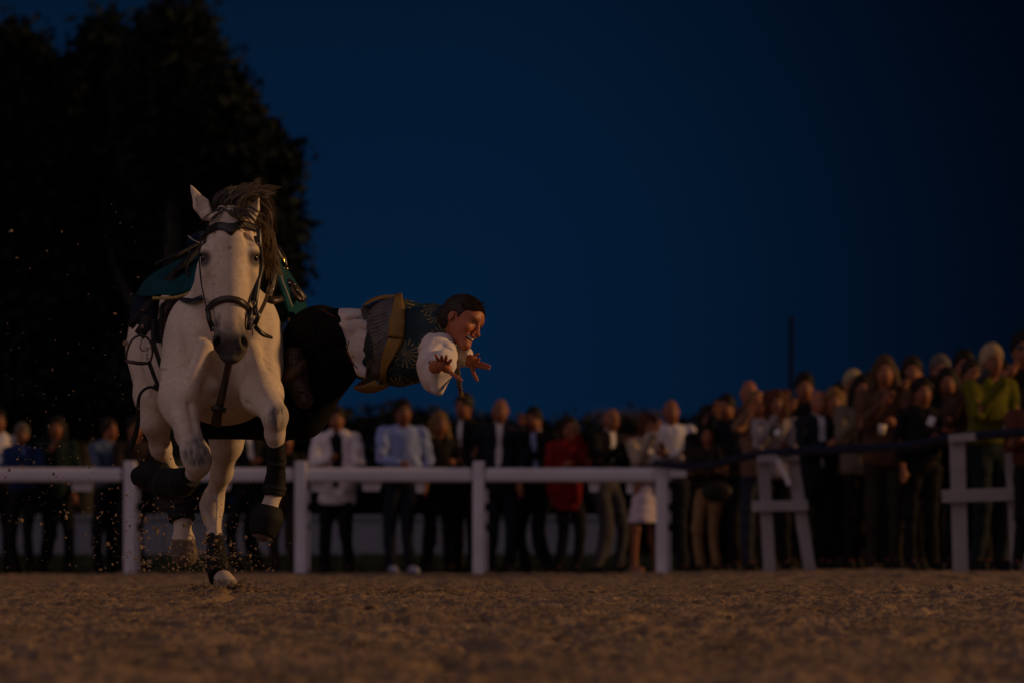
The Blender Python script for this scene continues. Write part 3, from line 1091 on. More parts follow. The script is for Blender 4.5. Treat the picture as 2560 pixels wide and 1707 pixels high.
MB().tube(resample(pp((694, 620, 26.22), (704, 640, 26.19), (711, 660, 26.185)), 10), [0.003, 0.006, 0.009, 0.006], 8).tube(
    [P(710, 672, 26.21) + np.array((math.cos(t) * 0.020, math.sin(t) * 0.014, 0)) for t in np.linspace(0, 6.283, 14)[:-1]], 0.004, 6, True).build('brass_rim', M_BRASS, saddle)
mb = MB()
mb.strap(resample(pp((718, 706, 26.0), (733, 716, 25.98), (748, 735, 25.98), (759, 750, 26.0)), 9), (0.2, -1, 0.3), 0.030, 0.012)
mb.strap(resample(pp((724, 720, 25.97), (738, 742, 25.95), (752, 752, 25.97)), 9), (0.2, -1, 0.3), 0.022, 0.012)
mb.build('buckle_strap', M_BROWN, saddle)
mb = MB()
for x, y in ((722, 708), (736, 712), (742, 726), (757, 750)):
    mb.ball(P(x, y, 25.96), 0.006, None, 8, 6)
mb.build('rivet', M_STEEL, saddle)
# bundle of straps and whips from the pommel to the lower left
mb = MB()
for i, (a, b, c_) in enumerate(((( 505, 612), (430, 690), (326, 812)), ((500, 624), (420, 712), (332, 816)), ((508, 622), (450, 668), (398, 735)), ((496, 612), (440, 640), (390, 662)))):
    MB().strap(resample(pp(a + (26.15,), b + (25.95 - 0.01 * i,), c_ + (26.2,)), 14), (-.3, -1, .5), [0.020, 0.024, 0.030, 0.030] if i < 2 else 0.018, 0.009).build('long_strap', M_STRAPG, saddle)
mb.strap(resample(pp((508, 620, 26.05), (480, 640, 25.95), (466, 668, 25.92), (474, 690, 25.9), (496, 684, 25.92)), 16), (-.2, -1, .4), 0.014, 0.007)
mb.build('looped_strap', M_STRAPG, saddle)
mb = MB()
MB().strap(resample(pp((372, 790, 25.98), (364, 815, 25.98), (350, 838, 26.0)), 8), (-.4, -1, .1), 0.055, 0.012).build('girth_strap', M_STRAPG, saddle)
MB().strap(resample(pp((408, 760, 25.95), (404, 820, 25.92), (412, 880, 25.9), (418, 908, 25.9)), 12), (-.4, -1, 0), 0.018, 0.006).build('girth_strap', M_STRAPG, saddle)
MB().strap(resample(pp((385, 800, 25.96), (384, 850, 25.92), (398, 900, 25.9), (408, 925, 25.9)), 12), (-.4, -1, 0), 0.020, 0.006).build('girth_strap', M_STRAPG, saddle)
MB().strap(resample(pp((398, 800, 25.97), (395, 830, 25.96), (391, 856, 25.96)), 8), (-.4, -1, 0), 0.045, 0.010).build('girth_strap', M_STRAPG, saddle)


stirrup = thing('stirrup', 'brown iron stirrup ring swinging at the left flank of the horse', 'stirrup', P(348, 905, 25.95))
mb = MB()
pts = pp((315, 900, 25.95), (318, 876, 25.95), (328, 853, 25.95), (342, 841, 25.95), (356, 839, 25.95), (370, 846, 25.95), (379, 862, 25.95), (381, 884, 25.95), (375, 906, 25.95))
mb.tube(resample(pts, 26), 0.0055, 7)
mb.tube(resample(pp((312, 902, 25.95), (330, 905, 25.94), (352, 908, 25.94), (374, 907, 25.95)), 10), [0.007, 0.009, 0.009, 0.007], 7)
mb.build('bow', M_BROWN, stirrup)
mb = MB()
pts = pp((355, 843, 25.93), (350, 866, 25.93), (356, 876, 25.93), (368, 873, 25.93), (379, 868, 25.93))
mb.tube(resample(pts, 14), 0.0045, 6)
for k in range(4):
    c = P(367 + 1.5 * (k % 2), 872 + 9 * k, 25.92)
    mb.tube([c + np.array((math.cos(t) * (0.006 if k % 2 else 0.002), math.sin(t) * (0.002 if k % 2 else 0.006), math.sin(t + .3 * k) * 0.011)) for t in np.linspace(0, 6.283, 11)[:-1]], 0.0022, 5, True)
mb.build('snap_hook', M_STEEL, stirrup)

dangle = thing('side_strap', 'long loose dark strap looping from the girth beside the hind leg', 'strap', P(325, 1121, 26.2))
mb = MB()
mb.strap(resample(pp((372, 902, 25.95), (384, 935, 25.95), (396, 965, 25.95), (402, 978, 25.97)), 10), (-.2, -1, 0), 0.018, 0.006)
mb.strap(resample(pp((402, 976, 25.95), (384, 968, 25.9), (366, 970, 25.9), (350, 988, 25.95), (346, 1020, 26.05), (345, 1056, 26.1), (338, 1090, 26.15), (324, 1124, 26.2)), 24), (-.3, -1, .1), [0.012, 0.012, 0.012, 0.020, 0.024, 0.030], 0.006)
mb.build('webbing', M_STRAPG, dangle)
mb = MB()
mb.strap(pp((382, 966, 25.88), (396, 972, 25.9)), (0, -1, 0.2), 0.022, 0.010)
mb.build('buckle', M_STRAPG, dangle)


# ------------------------------------------------------------------ leg boots (worn, one thing each)
def leg_boot(label, pts, rs, wraps, group='boots on the horse legs'):
    lo = np.min(pts, 0) - max(rs) - 0.03
    hi = np.max(pts, 0) + max(rs) + 0.03
    f = Field.box(lo, hi, 0.006)
    f.chain(pts, rs, 0.012)
    a, b = np.array(pts[0]), np.array(pts[-1])
    f.half(a, a - np.array(pts[1]))
    f.half(b, b - np.array(pts[-2]))
    f.wrinkle(b - a, 30, 9, 0.0025, 3)
    t = thing('leg_boot', label, 'horse boot', pts[-1], group)
    f.mesh('shell', M_BOOT, t)
    for w in wraps:
        q = resample(pts, 41)
        i = int(w * 40)
        i = min(max(i, 1), 39)
        tn = q[i + 1] - q[i - 1]; tn /= np.linalg.norm(tn)
        u = np.cross(tn, (0, 1, 0.2)); u /= np.linalg.norm(u)
        v = np.cross(tn, u)
        r = float(np.interp(w, np.linspace(0, 1, len(rs)), rs)) + 0.001
        ring = np.array([q[i] + r * (math.cos(s) * u + math.sin(s) * v) for s in np.linspace(0, 6.283, 20)])
        nn = (ring - q[i]) / r
        MB().strap(ring, nn, 0.020, 0.0025).build('fastening', M_STRAPG, t)
    return t


def bell_boot(label, pts, rs, group='boots on the horse legs'):
    lo = np.min(pts, 0) - max(rs) - 0.03
    hi = np.max(pts, 0) + max(rs) + 0.03
    f = Field.box(lo, hi, 0.006)
    f.chain(pts, rs, 0.03)
    a, b = np.array(pts[0]), np.array(pts[-1])
    f.half(a, a - np.array(pts[1]))
    bd = b - np.array(pts[-2]); bd /= np.linalg.norm(bd)
    f.half(b + bd * rs[-1] * 0.58, bd)
    t = thing('bell_boot', label, 'bell boot', pts[-1], group)
    f.mesh('shell', M_BOOT, t)
    d = (np.array(pts[1]) - a); d /= np.linalg.norm(d)
    u = np.cross(d, (0, 1, 0.2)); u /= np.linalg.norm(u)
    v = np.cross(d, u)
    r = rs[0] + 0.001
    MB().tube([a + d * 0.008 + r * (math.cos(s) * u + math.sin(s) * v) for s in np.linspace(0, 6.283, 21)[:-1]], 0.007, 6, True).build('collar', M_BOOT, t)
    return t


leg_boot('black boot on the raised foreleg folded back at the left', pp((478, 1190, 25.29), (452, 1206, 25.37), (420, 1208, 25.48), (398, 1204, 25.54)), [0.052, 0.064, 0.070, 0.066], (0.3, 0.7))
bell_boot('black bell boot round the lifted left hoof, tipped sideways', pp((410, 1192, 25.53), (378, 1187, 25.56), (350, 1190, 25.60)), [0.058, 0.066, 0.046])
leg_boot('tall black boot on the reaching foreleg at the right of the horse', pp((690, 1100, 25.17), (692, 1150, 25.21), (688, 1205, 25.26), (684, 1238, 25.26)), [0.040, 0.040, 0.048, 0.054], (0.35, 0.8))
bell_boot('black bell boot hanging round the right front hoof', pp((674, 1264, 25.25), (667, 1293, 25.245), (660, 1320, 25.235)), [0.046, 0.070, 0.062])
leg_boot('black boot on the planted hind leg above the sand', pp((537, 1341, 27.28), (541, 1390, 27.18), (545, 1420, 27.13), (553, 1444, 27.05)), [0.041, 0.046, 0.055, 0.062], (0.25, 0.62))
leg_boot('black boot on the swinging hind leg behind the folded foreleg', pp((440, 1222, 27.44), (450, 1268, 27.43), (455, 1300, 27.41)), [0.056, 0.062, 0.066], (0.4,))
# ------------------------------------------------------------------ the rider, hanging stiff out from the horse's side
RD = 25.65
HC = P(1156, 806, RD)                       # centre of her head
hL = np.array((0.46, 0.82, -0.34)); hL /= np.linalg.norm(hL)
hU = np.array((0.42, 0.10, 0.86)); hU -= hL * (hU @ hL); hU /= np.linalg.norm(hU)
hF = np.cross(hU, hL)                       # the way she looks: right, towards the lens, a bit down
if hF[0] < 0:
    hF = -hF
HM = np.stack([hL, hF, hU])


def hp(l, f, u):
    return HC + hL * l + hF * f + hU * u


x0, x1 = P(480, 0, 26.2)[0], P(1250, 0, RD)[0]
xh = P(1060, 0, RD)[0]
R_ = Field(axis((x0, xh, 0.009), (x1, 0.0028)),
           axis((25.18, 25.86, 0.0035), (26.4, 0.008)),
           axis((0.62, 0.92, 0.008), (1.36, 0.0032)))
# torso, hips, limbs (mostly under the clothes)
R_.ecap(P(1060, 850, 25.78), P(930, 855, 25.82), (0.11, 0.15), (0.10, 0.13), (0, 1, 0), 0.05)
R_.ecap(P(930, 855, 25.82), P(820, 860, 25.9), (0.10, 0.13), (0.12, 0.15), (0, 1, 0), 0.05)
R_.chain(pp((815, 900, 25.92), (735, 1030, 26.05), (540, 1066, 26.13)), [0.08, 0.06, 0.04], 0.05)
R_.chain(pp((815, 860, 25.92), (765, 905, 25.88), (742, 950, 25.70)), [0.07, 0.05, 0.03], 0.03)
# neck
R_.cone(P(1076, 836, 25.80), hp(0.006, -0.040, -0.045), 0.043, 0.038, 0.008)
# arms
R_.chain(pp((1085, 870, 25.66), (1088, 905, 25.52), (1090, 916, 25.43)), [0.055, 0.04, 0.027], 0.02)
R_.chain(pp((1105, 835, 25.9), (1140, 880, 25.85), (1164, 894, 25.76)), [0.05, 0.036, 0.024], 0.02)
# skull and face
R_.ell(hp(0, -0.012, 0.030), (0.071, 0.094, 0.087), HM, 0.02)
R_.ell(hp(0, 0.022, -0.035), (0.049, 0.058, 0.066), HM, 0.025)
R_.ell(hp(0, 0.076, -0.092), (0.018, 0.017, 0.014), HM, 0.03)
R_.ell(hp(0, 0.020, 0.040), (0.056, 0.066, 0.046), HM, 0.03)                 # chin
R_.cone(hp(0.047, -0.004, -0.040), hp(0.010, 0.066, -0.093), 0.010, 0.011, 0.035)
R_.cone(hp(-0.047, -0.004, -0.040), hp(-0.010, 0.066, -0.093), 0.010, 0.011, 0.035)
R_.cone(hp(-0.032, 0.068, 0.028), hp(0.032, 0.068, 0.028), 0.012, 0.012, 0.022)     # brow
for s in (-1, 1):
    R_.ell(hp(s * 0.031, 0.088, 0.010), (0.016, 0.012, 0.0070), HM, 0.010, sub=True)
    R_.ell(hp(s * 0.036, 0.060, -0.022), (0.024, 0.022, 0.020), HM, 0.030)         # cheek, lifted by the smile
    R_.cone(hp(s * 0.016, 0.086, -0.030), hp(s * 0.034, 0.070, -0.062), 0.0015, 0.0015, 0.014, sub=True)   # smile line
    R_.ell(hp(s * 0.076, -0.018, -0.004), (0.008, 0.015, 0.024), HM, 0.006)        # ear
    R_.ell(hp(s * 0.084, -0.012, 0.0), (0.006, 0.008, 0.014), HM, 0.006, sub=True)
R_.cone(hp(0, 0.087, 0.014), hp(0, 0.106, -0.026), 0.0058, 0.0082, 0.012)          # nose
R_.ell(hp(0, 0.111, -0.029), (0.0090, 0.0085, 0.0078), HM, 0.008)
for s in (-1, 1):
    R_.ell(hp(s * 0.0105, 0.101, -0.033), (0.0062, 0.009, 0.0062), HM, 0.006)
    R_.ell(hp(s * 0.0058, 0.107, -0.0395), (0.0034, 0.006, 0.003), HM, 0.003, sub=True)
R_.ell(hp(0, 0.068, -0.060), (0.036, 0.025, 0.020), HM, 0.012)                     # round the teeth
R_.ell(hp(0, 0.080, -0.0590), (0.036, 0.026, 0.0115), HM, 0.005, sub=True)        # open smile
R_.cone(hp(-0.036, 0.064, -0.046), hp(0, 0.0920, -0.0470), 0.0024, 0.0030, 0.005)
R_.cone(hp(0.036, 0.064, -0.046), hp(0, 0.0920, -0.0470), 0.0024, 0.0030, 0.005)
R_.cone(hp(-0.035, 0.064, -0.054), hp(0, 0.0895, -0.0735), 0.0026, 0.0036, 0.005)
R_.cone(hp(0.035, 0.064, -0.054), hp(0, 0.0895, -0.0735), 0.0026, 0.0036, 0.005)


def finger(pts, r=0.0078, k=0.005):
    r = r * 0.90
    rs = np.linspace(r, r * 0.78, len(pts))
    R_.chain(pp(*pts), list(rs), k)


# near hand: fingers spread up towards the lens, thumb down to the right
R_.cone(P(1088, 918, 25.43), P(1098, 914, 25.385), 0.027, 0.026, 0.015)
R_.ell(P(1107, 911, 25.355), (0.034, 0.034, 0.026), [[0.86, 0, -0.5], [0, 1, 0], [0.5, 0, 0.86]], 0.012)
R_.ell(P(1118, 922, 25.36), (0.022, 0.022, 0.018), k=0.012)
finger(((1096, 903, 25.345), (1093, 895, 25.31), (1089, 886, 25.285)), 0.0080)
finger(((1104, 902, 25.335), (1104, 894, 25.295), (1104, 889, 25.262)), 0.0086)
finger(((1113, 904, 25.33), (1115, 895, 25.292), (1116, 889, 25.26)), 0.0088)
finger(((1121, 908, 25.335), (1125, 902, 25.298), (1128, 899, 25.265)), 0.0086)
finger(((1116, 924, 25.36), (1132, 935, 25.335), (1143, 943, 25.325), (1153, 950, 25.32)), 0.0108)
# far hand: reaching right, fingers together, thumb down
R_.cone(P(1164, 894, 25.755), P(1176, 903, 25.735), 0.024, 0.026, 0.015)
R_.ell(P(1182, 905, 25.725), (0.034, 0.019, 0.028), [[0.9, 0, -0.42], [0, 1, 0], [0.42, 0, 0.9]], 0.012)
finger(((1185, 893, 25.73), (1190, 886, 25.725), (1196, 884, 25.72)), 0.0076)
finger(((1192, 900, 25.71), (1197, 897, 25.685), (1198, 896, 25.66)), 0.0080)
finger(((1192, 906, 25.715), (1207, 909, 25.71), (1217, 912, 25.705), (1224, 915, 25.70)), 0.0086)
finger(((1190, 913, 25.715), (1204, 917, 25.71), (1214, 919, 25.705), (1222, 922, 25.70)), 0.0086)
finger(((1180, 918, 25.72), (1184, 932, 25.715), (1189, 942, 25.71), (1193, 950, 25.705)), 0.0100)

M_SKIN = material('tanned_skin', (0.5, 0.25, 0.15), 0.5, attr=True, noise=(60, 0.06), spec=0.35)


def face_paint(V):
    q = (V - HC) @ HM.T
    l, f, u = q[:, 0], q[:, 1], q[:, 2]
    c = np.tile(np.array((0.36, 0.118, 0.056)), (len(V), 1))

    def blend(m, col):
        nonlocal c
        m = np.clip(m, 0, 1)[:, None]
        c = c * (1 - m) + np.asarray(col) * m
    face = (f > 0.03) & (np.abs(u) < 0.14) & (np.abs(l) < 0.08)
    for s in (-1, 1):
        blend(face * (1 - sstep(0.5, 1.2, np.hypot((l - s * 0.042) / 0.024, (u + 0.026) / 0.022))) * 0.4, (0.40, 0.11, 0.06))
        bx = (l * s - 0.032) / 0.022
        blend(face * (1 - sstep(0.6, 1.0, np.hypot(bx, (u - 0.0285 + 0.004 * bx * bx) / 0.0055))) * 0.75, (0.10, 0.05, 0.03))
        blend(face * (1 - sstep(0.6, 1.15, np.hypot((l - s * 0.031) / 0.021, (u - 0.009) / 0.0100))) * 0.6, (0.09, 0.04, 0.025))  # shade of the eye sockets put into the skin colour
    lip = np.minimum(np.abs((u + 0.0485 - 0.06 * np.abs(l))) / 0.004, np.abs(u + 0.0725 - 12 * l * l) / 0.0045)
    blend(face * (np.abs(l) < 0.035) * (f > 0.060) * (1 - sstep(0.6, 1.2, lip)) * 0.6, (0.36, 0.10, 0.075))
    blend(face * ((l / 0.036) ** 2 + ((u + 0.059) / 0.0115) ** 2 < 1) * (f < 0.084 - 14 * l * l) * 0.9, (0.10, 0.02, 0.015))
    return c


rider = thing('person', 'trick rider stretched out sideways from the horse with arms reaching forward', 'person', P(830, 860, 25.9))
R_.mesh('body', M_SKIN, rider, face_paint)
M_WHITE_EYE = material('eye_white', (0.15, 0.12, 0.11), 0.2)
M_IRIS = material('iris', (0.02, 0.012, 0.008), 0.3, spec=0.4)
M_TEETH = material('teeth', (0.72, 0.62, 0.52), 0.3)
for s in (-1, 1):
    e = MB().ball(hp(s * 0.031, 0.0755, 0.0085), (0.0102, 0.0090, 0.0050), HM, 14, 10).build('eye', M_WHITE_EYE, rider)
    MB().ball(hp(s * 0.031 + 0.0010, 0.0803, 0.0085), (0.0052, 0.0048, 0.0046), HM, 12, 8).build('iris', M_IRIS, e)
    lid = MB()
    for k, (uu, dd) in enumerate(((0.0132, 0.0815),)):
        lid.tube([hp(s * 0.031 + t * 0.0135, dd + 0.003 - 0.006 * t * t, uu + (-1 if k == 0 else 0.6) * 0.0045 * t * t) for t in np.linspace(-1, 1, 9)], 0.0017, 6)
    lid.build('eyelid', material('lash_line', (0.03, 0.014, 0.01), 0.5), rider)
mb = MB()
for k in range(-7, 8):
    a = k / 7.0
    mb.box((-0.00215, -0.002, -0.0058), (0.00215, 0.002, 0.0058), 0.0009, M=HM.T, c=hp(a * 0.030, 0.0885 - 0.020 * a * a, -0.0558 + 0.0036 * a * a))
mb.build('teeth', M_TEETH, rider)

# clothes
C_ = Field(axis((x0, P(700, 0, 26)[0], 0.009), (P(1140, 0, RD)[0], 0.006)), axis((25.4, 26.4, 0.008)), axis((0.62, 1.36, 0.006)))


def cloth_field(h=0.0065, a=480, b=1145):
    return Field(axis((P(a, 0, 26)[0], P(b, 0, RD)[0], h)), axis((25.22, 26.42, h + 0.001)), axis((0.60, 1.40, h)))


M_TROUS = material('black_wool', (0.0052, 0.0048, 0.0052), 0.85, noise=(12, 0.4), bump=(60, 0.4, 0.004), spec=0.12)
M_SHIRT = material('white_cotton', (0.66, 0.60, 0.60), 0.85, noise=(9, 0.06), bump=(45, 0.3, 0.006), spec=0.15)
T = cloth_field(0.007, 480, 940)
T.ecap(P(900, 850, 25.84), P(815, 862, 25.9), (0.145, 0.148), (0.17, 0.175), (0, 1, 0), 0.03)
T.ecap(P(905, 852, 25.84), P(878, 852, 25.84), (0.14, 0.152), (0.145, 0.150), (0, 1, 0), 0.02)
T.ell(P(795, 885, 25.92), (0.18, 0.18, 0.21), k=0.06)
T.cone(P(815, 930, 25.88), P(762, 1035, 25.97), 0.095, 0.08, 0.08)
T.ell(P(750, 1000, 26.0), (0.16, 0.13, 0.19), k=0.07)
T.ecap(P(735, 1042, 26.02), P(690, 1070, 26.05), (0.10, 0.09), (0.08, 0.065), (0, 1, 0), 0.05)
T.ecap(P(700, 1066, 26.05), P(500, 1062, 26.12), (0.09, 0.068), (0.07, 0.056), (0, 1, 0), 0.04)
# folds
for (a, b) in (((800, 800), (760, 1000)), ((850, 930), (780, 1020)), ((760, 850), (740, 1060)), ((650, 1052), (520, 1058)), ((640, 1085), (540, 1080))):
    T.cone(P(a[0], a[1], 25.72), P(b[0], b[1], 25.86), 0.012, 0.012, 0.035, sub=True)
# slanting waist edge
T.wrinkle((0.5, 0, -0.85), 7, 3, 0.012, 6)
T.half(P(884, 845, 25.84), (0.905, -0.25, 0.34))
T.mesh('trousers', M_TROUS, rider)
wa = np.array((0.905, -0.25, 0.34)); wa /= np.linalg.norm(wa)
mb = MB()                                                # pocket edging
mb.tube(resample(pp((872, 852, 25.66), (868, 880, 25.66), (880, 905, 25.67), (893, 920, 25.68)), 10), 0.003, 5)
mb.tube(resample(pp((805, 774, 25.76), (820, 783, 25.73), (838, 794, 25.70)), 8), 0.0025, 5)
mb.build('pocket_piping', material('rust_piping', (0.09, 0.03, 0.012), 0.7), rider)
mb = MB()
mb.ball(P(881, 891, 25.665), 0.006, None, 8, 6)
mb.build('button', M_BRASS, rider)

W = cloth_field(0.0055, 830, 960)                        # shirt at the waist
W.ecap(P(838, 850, 25.86), P(890, 852, 25.84), (0.145, 0.146), (0.138, 0.146), (0, 1, 0), 0.02)
W.ecap(P(890, 852, 25.84), P(950, 858, 25.82), (0.138, 0.146), (0.125, 0.150), (0, 1, 0), 0.02)
for i in range(9):                                       # gathers
    y = 786 + i * 16.5
    W.cone(P(862 + i * 3.5, y + 2, 25.685), P(925, y - 12 + i * 4, 25.69), 0.010, 0.008, 0.022, sub=True)
    W.cone(P(866 + i * 3.5, y + 10, 25.72), P(900 + i * 2, y + 4 + i * 2, 25.72), 0.016, 0.012, 0.025)
W.wrinkle((0.25, 0, 0.97), 24, 5, 0.008, 4)
W.half(P(878, 845, 25.84), -wa)
W.half(P(934, 845, 25.84), (0.95, -0.1, -0.1))
W.mesh('shirt', M_SHIRT, rider)

M_VEST = bpy.data.materials.new('starburst_brocade')
M_VEST.use_nodes = True
nt = M_VEST.node_tree
bs = nt.nodes['Principled BSDF']
bs.inputs['Roughness'].default_value = 0.6
bs.inputs['Specular IOR Level'].default_value = 0.3


def vm(op, *a):
    n = nt.nodes.new('ShaderNodeMath')
    n.operation = op
    for i, v in enumerate(a):
        if isinstance(v, (int, float)):
            n.inputs[i].default_value = v
        else:
            nt.links.new(v, n.inputs[i])
    return n.outputs[0]


t_ = nt.nodes.new('ShaderNodeTexCoord')
vo = nt.nodes.new('ShaderNodeTexVoronoi')
vo.voronoi_dimensions = '3D'
vo.inputs['Scale'].default_value = 9.0
vo.inputs['Randomness'].default_value = 0.85
nt.links.new(t_.outputs['Object'], vo.inputs['Vector'])
sub = nt.nodes.new('ShaderNodeVectorMath')
sub.operation = 'SUBTRACT'
nt.links.new(t_.outputs['Object'], sub.inputs[0])
nt.links.new(vo.outputs['Position'], sub.inputs[1])
sx = nt.nodes.new('ShaderNodeSeparateXYZ')
nt.links.new(sub.outputs[0], sx.inputs[0])
ang = vm('ARCTAN2', sx.outputs[0], sx.outputs[2])
ray = vm('POWER', vm('ABSOLUTE', vm('COSINE', vm('MULTIPLY', ang, 8.5))), 9.0)
dist = vo.outputs['Distance']
core = vm('LESS_THAN', dist, 0.09)
nz = nt.nodes.new('ShaderNodeTexNoise')
nz.inputs['Scale'].default_value = 26
nt.links.new(t_.outputs['Object'], nz.inputs['Vector'])
fade = vm('MULTIPLY', vm('LESS_THAN', vm('ADD', dist, vm('MULTIPLY', nz.outputs['Fac'], 0.5)), 0.86), vm('GREATER_THAN', nz.outputs['Fac'], 0.43))
pat = vm('MAXIMUM', vm('MULTIPLY', vm('MULTIPLY', ray, fade), 0.8), vm('MULTIPLY', core, 0.7))
mx = nt.nodes.new('ShaderNodeMix')
mx.data_type = 'RGBA'
nt.links.new(pat, mx.inputs[0])
mx.inputs[6].default_value = (0.008, 0.028, 0.038, 1)
mx.inputs[7].default_value = (0.34, 0.23, 0.06, 1)
nt.links.new(mx.outputs[2], bs.inputs['Base Color'])

Vf = cloth_field(0.006, 890, 1145)
Vf.ecap(P(905, 856, 25.83), P(1000, 858, 25.80), (0.135, 0.165), (0.15, 0.190), (0, 1, 0), 0.03)
Vf.ecap(P(1000, 858, 25.80), P(1085, 846, 25.78), (0.15, 0.190), (0.14, 0.150), (0, 1, 0), 0.04)
Vf.ell(P(1035, 900, 25.72), (0.11, 0.10, 0.10), k=0.05)
Vf.ell(P(1085, 815, 25.80), (0.085, 0.13, 0.085), k=0.05)
Vf.half(P(914, 850, 25.83), (-0.97, 0, 0.22))
Vf.ell(P(1095, 826, 25.76), (0.075, 0.095, 0.085), k=0.04)
Vf.cone(P(1085, 832, 25.79), P(1140, 838, 25.74), 0.060, 0.052, 0.02)  # collar carried over the neck, dark cloth in place of its shade
Vf.half(P(1134, 830, 25.8), (0.966, 0, 0.26))
Vf.wrinkle((0.6, 0, 0.8), 11, 5, 0.004, 5)
Vf.mesh('vest', M_VEST, rider)
V_SURF = Vf


def on_vest(pix, off=0.004):
    pts = [Vf.hit(x, y, 25.3, 26.2) for x, y in pix]
    ok = [i for i, p in enumerate(pts) if p is not None]
    dd = np.interp(np.arange(len(pts)), ok, [pts[i][1] for i in ok])
    pts = np.array([p if p is not None else P(pix[i][0], pix[i][1], dd[i] + 0.03) for i, p in enumerate(pts)])
    n = Vf.grad(pts)
    n[n[:, 1] > -0.15, 1] = -0.15
    n /= np.linalg.norm(n, axis=1, keepdims=True)
    return pts + n * off, n


def vest_patch(mb, left, right, off, t, nu=9, nv=20):
    l = resample([(x, y, 0) for x, y in left], nv)[:, :2]
    r = resample([(x, y, 0) for x, y in right], nv)[:, :2]
    rows = [on_vest(l + (r - l) * f, off) for f in np.linspace(0, 1, nu)]
    return mb.sheet(np.stack([q[0] for q in rows]), np.stack([q[1] for q in rows]), t)


# grey front panel with ribs, golden sash with its tail
M_PANEL = material('grey_ribbed_silk', (0.10, 0.095, 0.10), 0.5, noise=(18, 0.35), bump=(90, 0.6, 0.004), spec=0.35)
M_SASH = material('gold_brown_sash', (0.20, 0.115, 0.022), 0.55, noise=(10, 0.3), bump=(30, 0.4, 0.006), spec=0.35)
mb = MB()
vest_patch(mb, [(907, 772), (914, 800), (924, 830), (936, 870), (930, 920), (884, 966)], [(985, 748), (984, 790), (976, 830), (964, 880), (950, 930), (906, 972)], 0.004, 0.008, 15, 24)
mb.build('front_panel', M_PANEL, rider)
mb = MB()
for k in range(17):                                       # narrow pleats on the panel
    f = k / 16.0
    a = (912 + 26 * f, 778 + 150 * f)
    b = (972 - 8 * f, 768 + 130 * f)
    pts, n = on_vest(resample([(a[0], a[1], 0), ((a[0] + b[0]) / 2, (a[1] + b[1]) / 2 + 4, 0), (b[0], b[1], 0)], 8)[:, :2], 0.012)
    mb.tube(pts, [0.0015, 0.0035, 0.0015], 5)
mb.build('pleat', M_PANEL, rider)
mb = MB()
vest_patch(mb, [(988, 748), (980, 800), (974, 842)], [(1004, 745), (1012, 795), (1010, 849)], 0.014, 0.010, 6, 14).build('sash', M_SASH, rider)
mb = MB()
vest_patch(mb, [(974, 846), (960, 885), (950, 950), (945, 962)], [(1010, 850), (990, 890), (972, 920), (968, 955)], 0.010, 0.010, 6, 14)
mb.build('sash', M_SASH, rider)
mb = MB()
Gd = loft_curves([pp((908, 768, 25.72), (945, 752, 25.75), (1001, 748, 25.76)), pp((928, 752, 25.85), (955, 744, 25.88), (996, 743, 25.86)), pp((925, 758, 25.98), (955, 750, 25.98), (1000, 750, 25.98))], 8, 12)
mb.sheet(Gd, grid_normals(Gd, (0, 0, 1)), 0.010).build('sash_fold', M_SASH, rider)
mb = MB()
Gd = loft_curves([pp((938, 950, 25.70), (905, 962, 25.70), (884, 967, 25.72)), pp((955, 962, 25.70), (935, 975, 25.72), (912, 977, 25.74)), pp((972, 945, 25.76), (968, 962, 25.78), (945, 972, 25.8))], 8, 12)
mb.sheet(Gd, grid_normals(Gd, (0, -1, 0)), 0.010)
mb.build('sash_tail', M_SASH, rider)

SL = Field(axis((P(1020, 0, RD)[0], P(1180, 0, RD)[0], 0.0042)), axis((25.36, 26.0, 0.0055)), axis((0.80, 1.32, 0.0042)))
SL.cone(P(1090, 868, 25.70), P(1096, 905, 25.52), 0.085, 0.088, 0.03)
SL.ell(P(1080, 925, 25.55), (0.065, 0.09, 0.088), k=0.05)
SL.ell(P(1082, 948, 25.53), (0.045, 0.06, 0.052), k=0.04)
SL.ell(P(1117, 880, 25.60), (0.050, 0.07, 0.056), k=0.03)
SL.ell(P(1092, 972, 25.52), (0.032, 0.035, 0.022), [[0.93, 0, -0.36], [0, 1, 0], [0.36, 0, 0.93]], 0.03)
SL.cone(P(1088, 917, 25.47), P(1090, 916, 25.43), 0.036, 0.032, 0.02)
for a, b in (((1066, 880, 25.44), (1060, 940, 25.44)), ((1090, 850, 25.52), (1068, 875, 25.46)), ((1108, 862, 25.52), (1078, 890, 25.44)), ((1120, 880, 25.52), (1122, 915, 25.47)), ((1078, 940, 25.42), (1088, 975, 25.45)), ((1100, 945, 25.42), (1110, 965, 25.46)), ((1072, 900, 25.43), (1078, 930, 25.42))):
    SL.cone(P(*a), P(*b), 0.006, 0.005, 0.026, sub=True)
SL.wrinkle((0.35, -0.5, -0.8), 17, 5, 0.0085, 1)
SL.half(P(1118, 962, 25.5), (0.89, 0, -0.46))
SL.mesh('sleeve', M_SHIRT, rider)
mb = MB()
mb.tube([P(1090, 916, 25.425) + 0.032 * (math.cos(t) * np.array((0.75, -0.4, 0.3)) + math.sin(t) * np.array((-0.3, 0.15, 0.95))) for t in np.linspace(0, 6.283, 20)[:-1]], 0.005, 6, True)
mb.build('cuff', M_SHIRT, rider)
mb = MB()
for x, y in ((1073, 905), (1079, 914)):
    q = SL.hit(x, y, 25.3, 25.9)
    if q is not None:
        mb.box((-0.003, -0.003, -0.0085), (0.003, 0.001, 0.0085), 0.001, M=[[0.9, 0, 0.4], [0, 1, 0], [-0.4, 0, 0.9]], c=q)
mb.build('cuff_button', M_LEATHER, rider)
S2 = Field.box(P(1040, 930, 25.7) - (0, .05, 0), P(1185, 745, 26.05) + (0, .05, 0), 0.005)
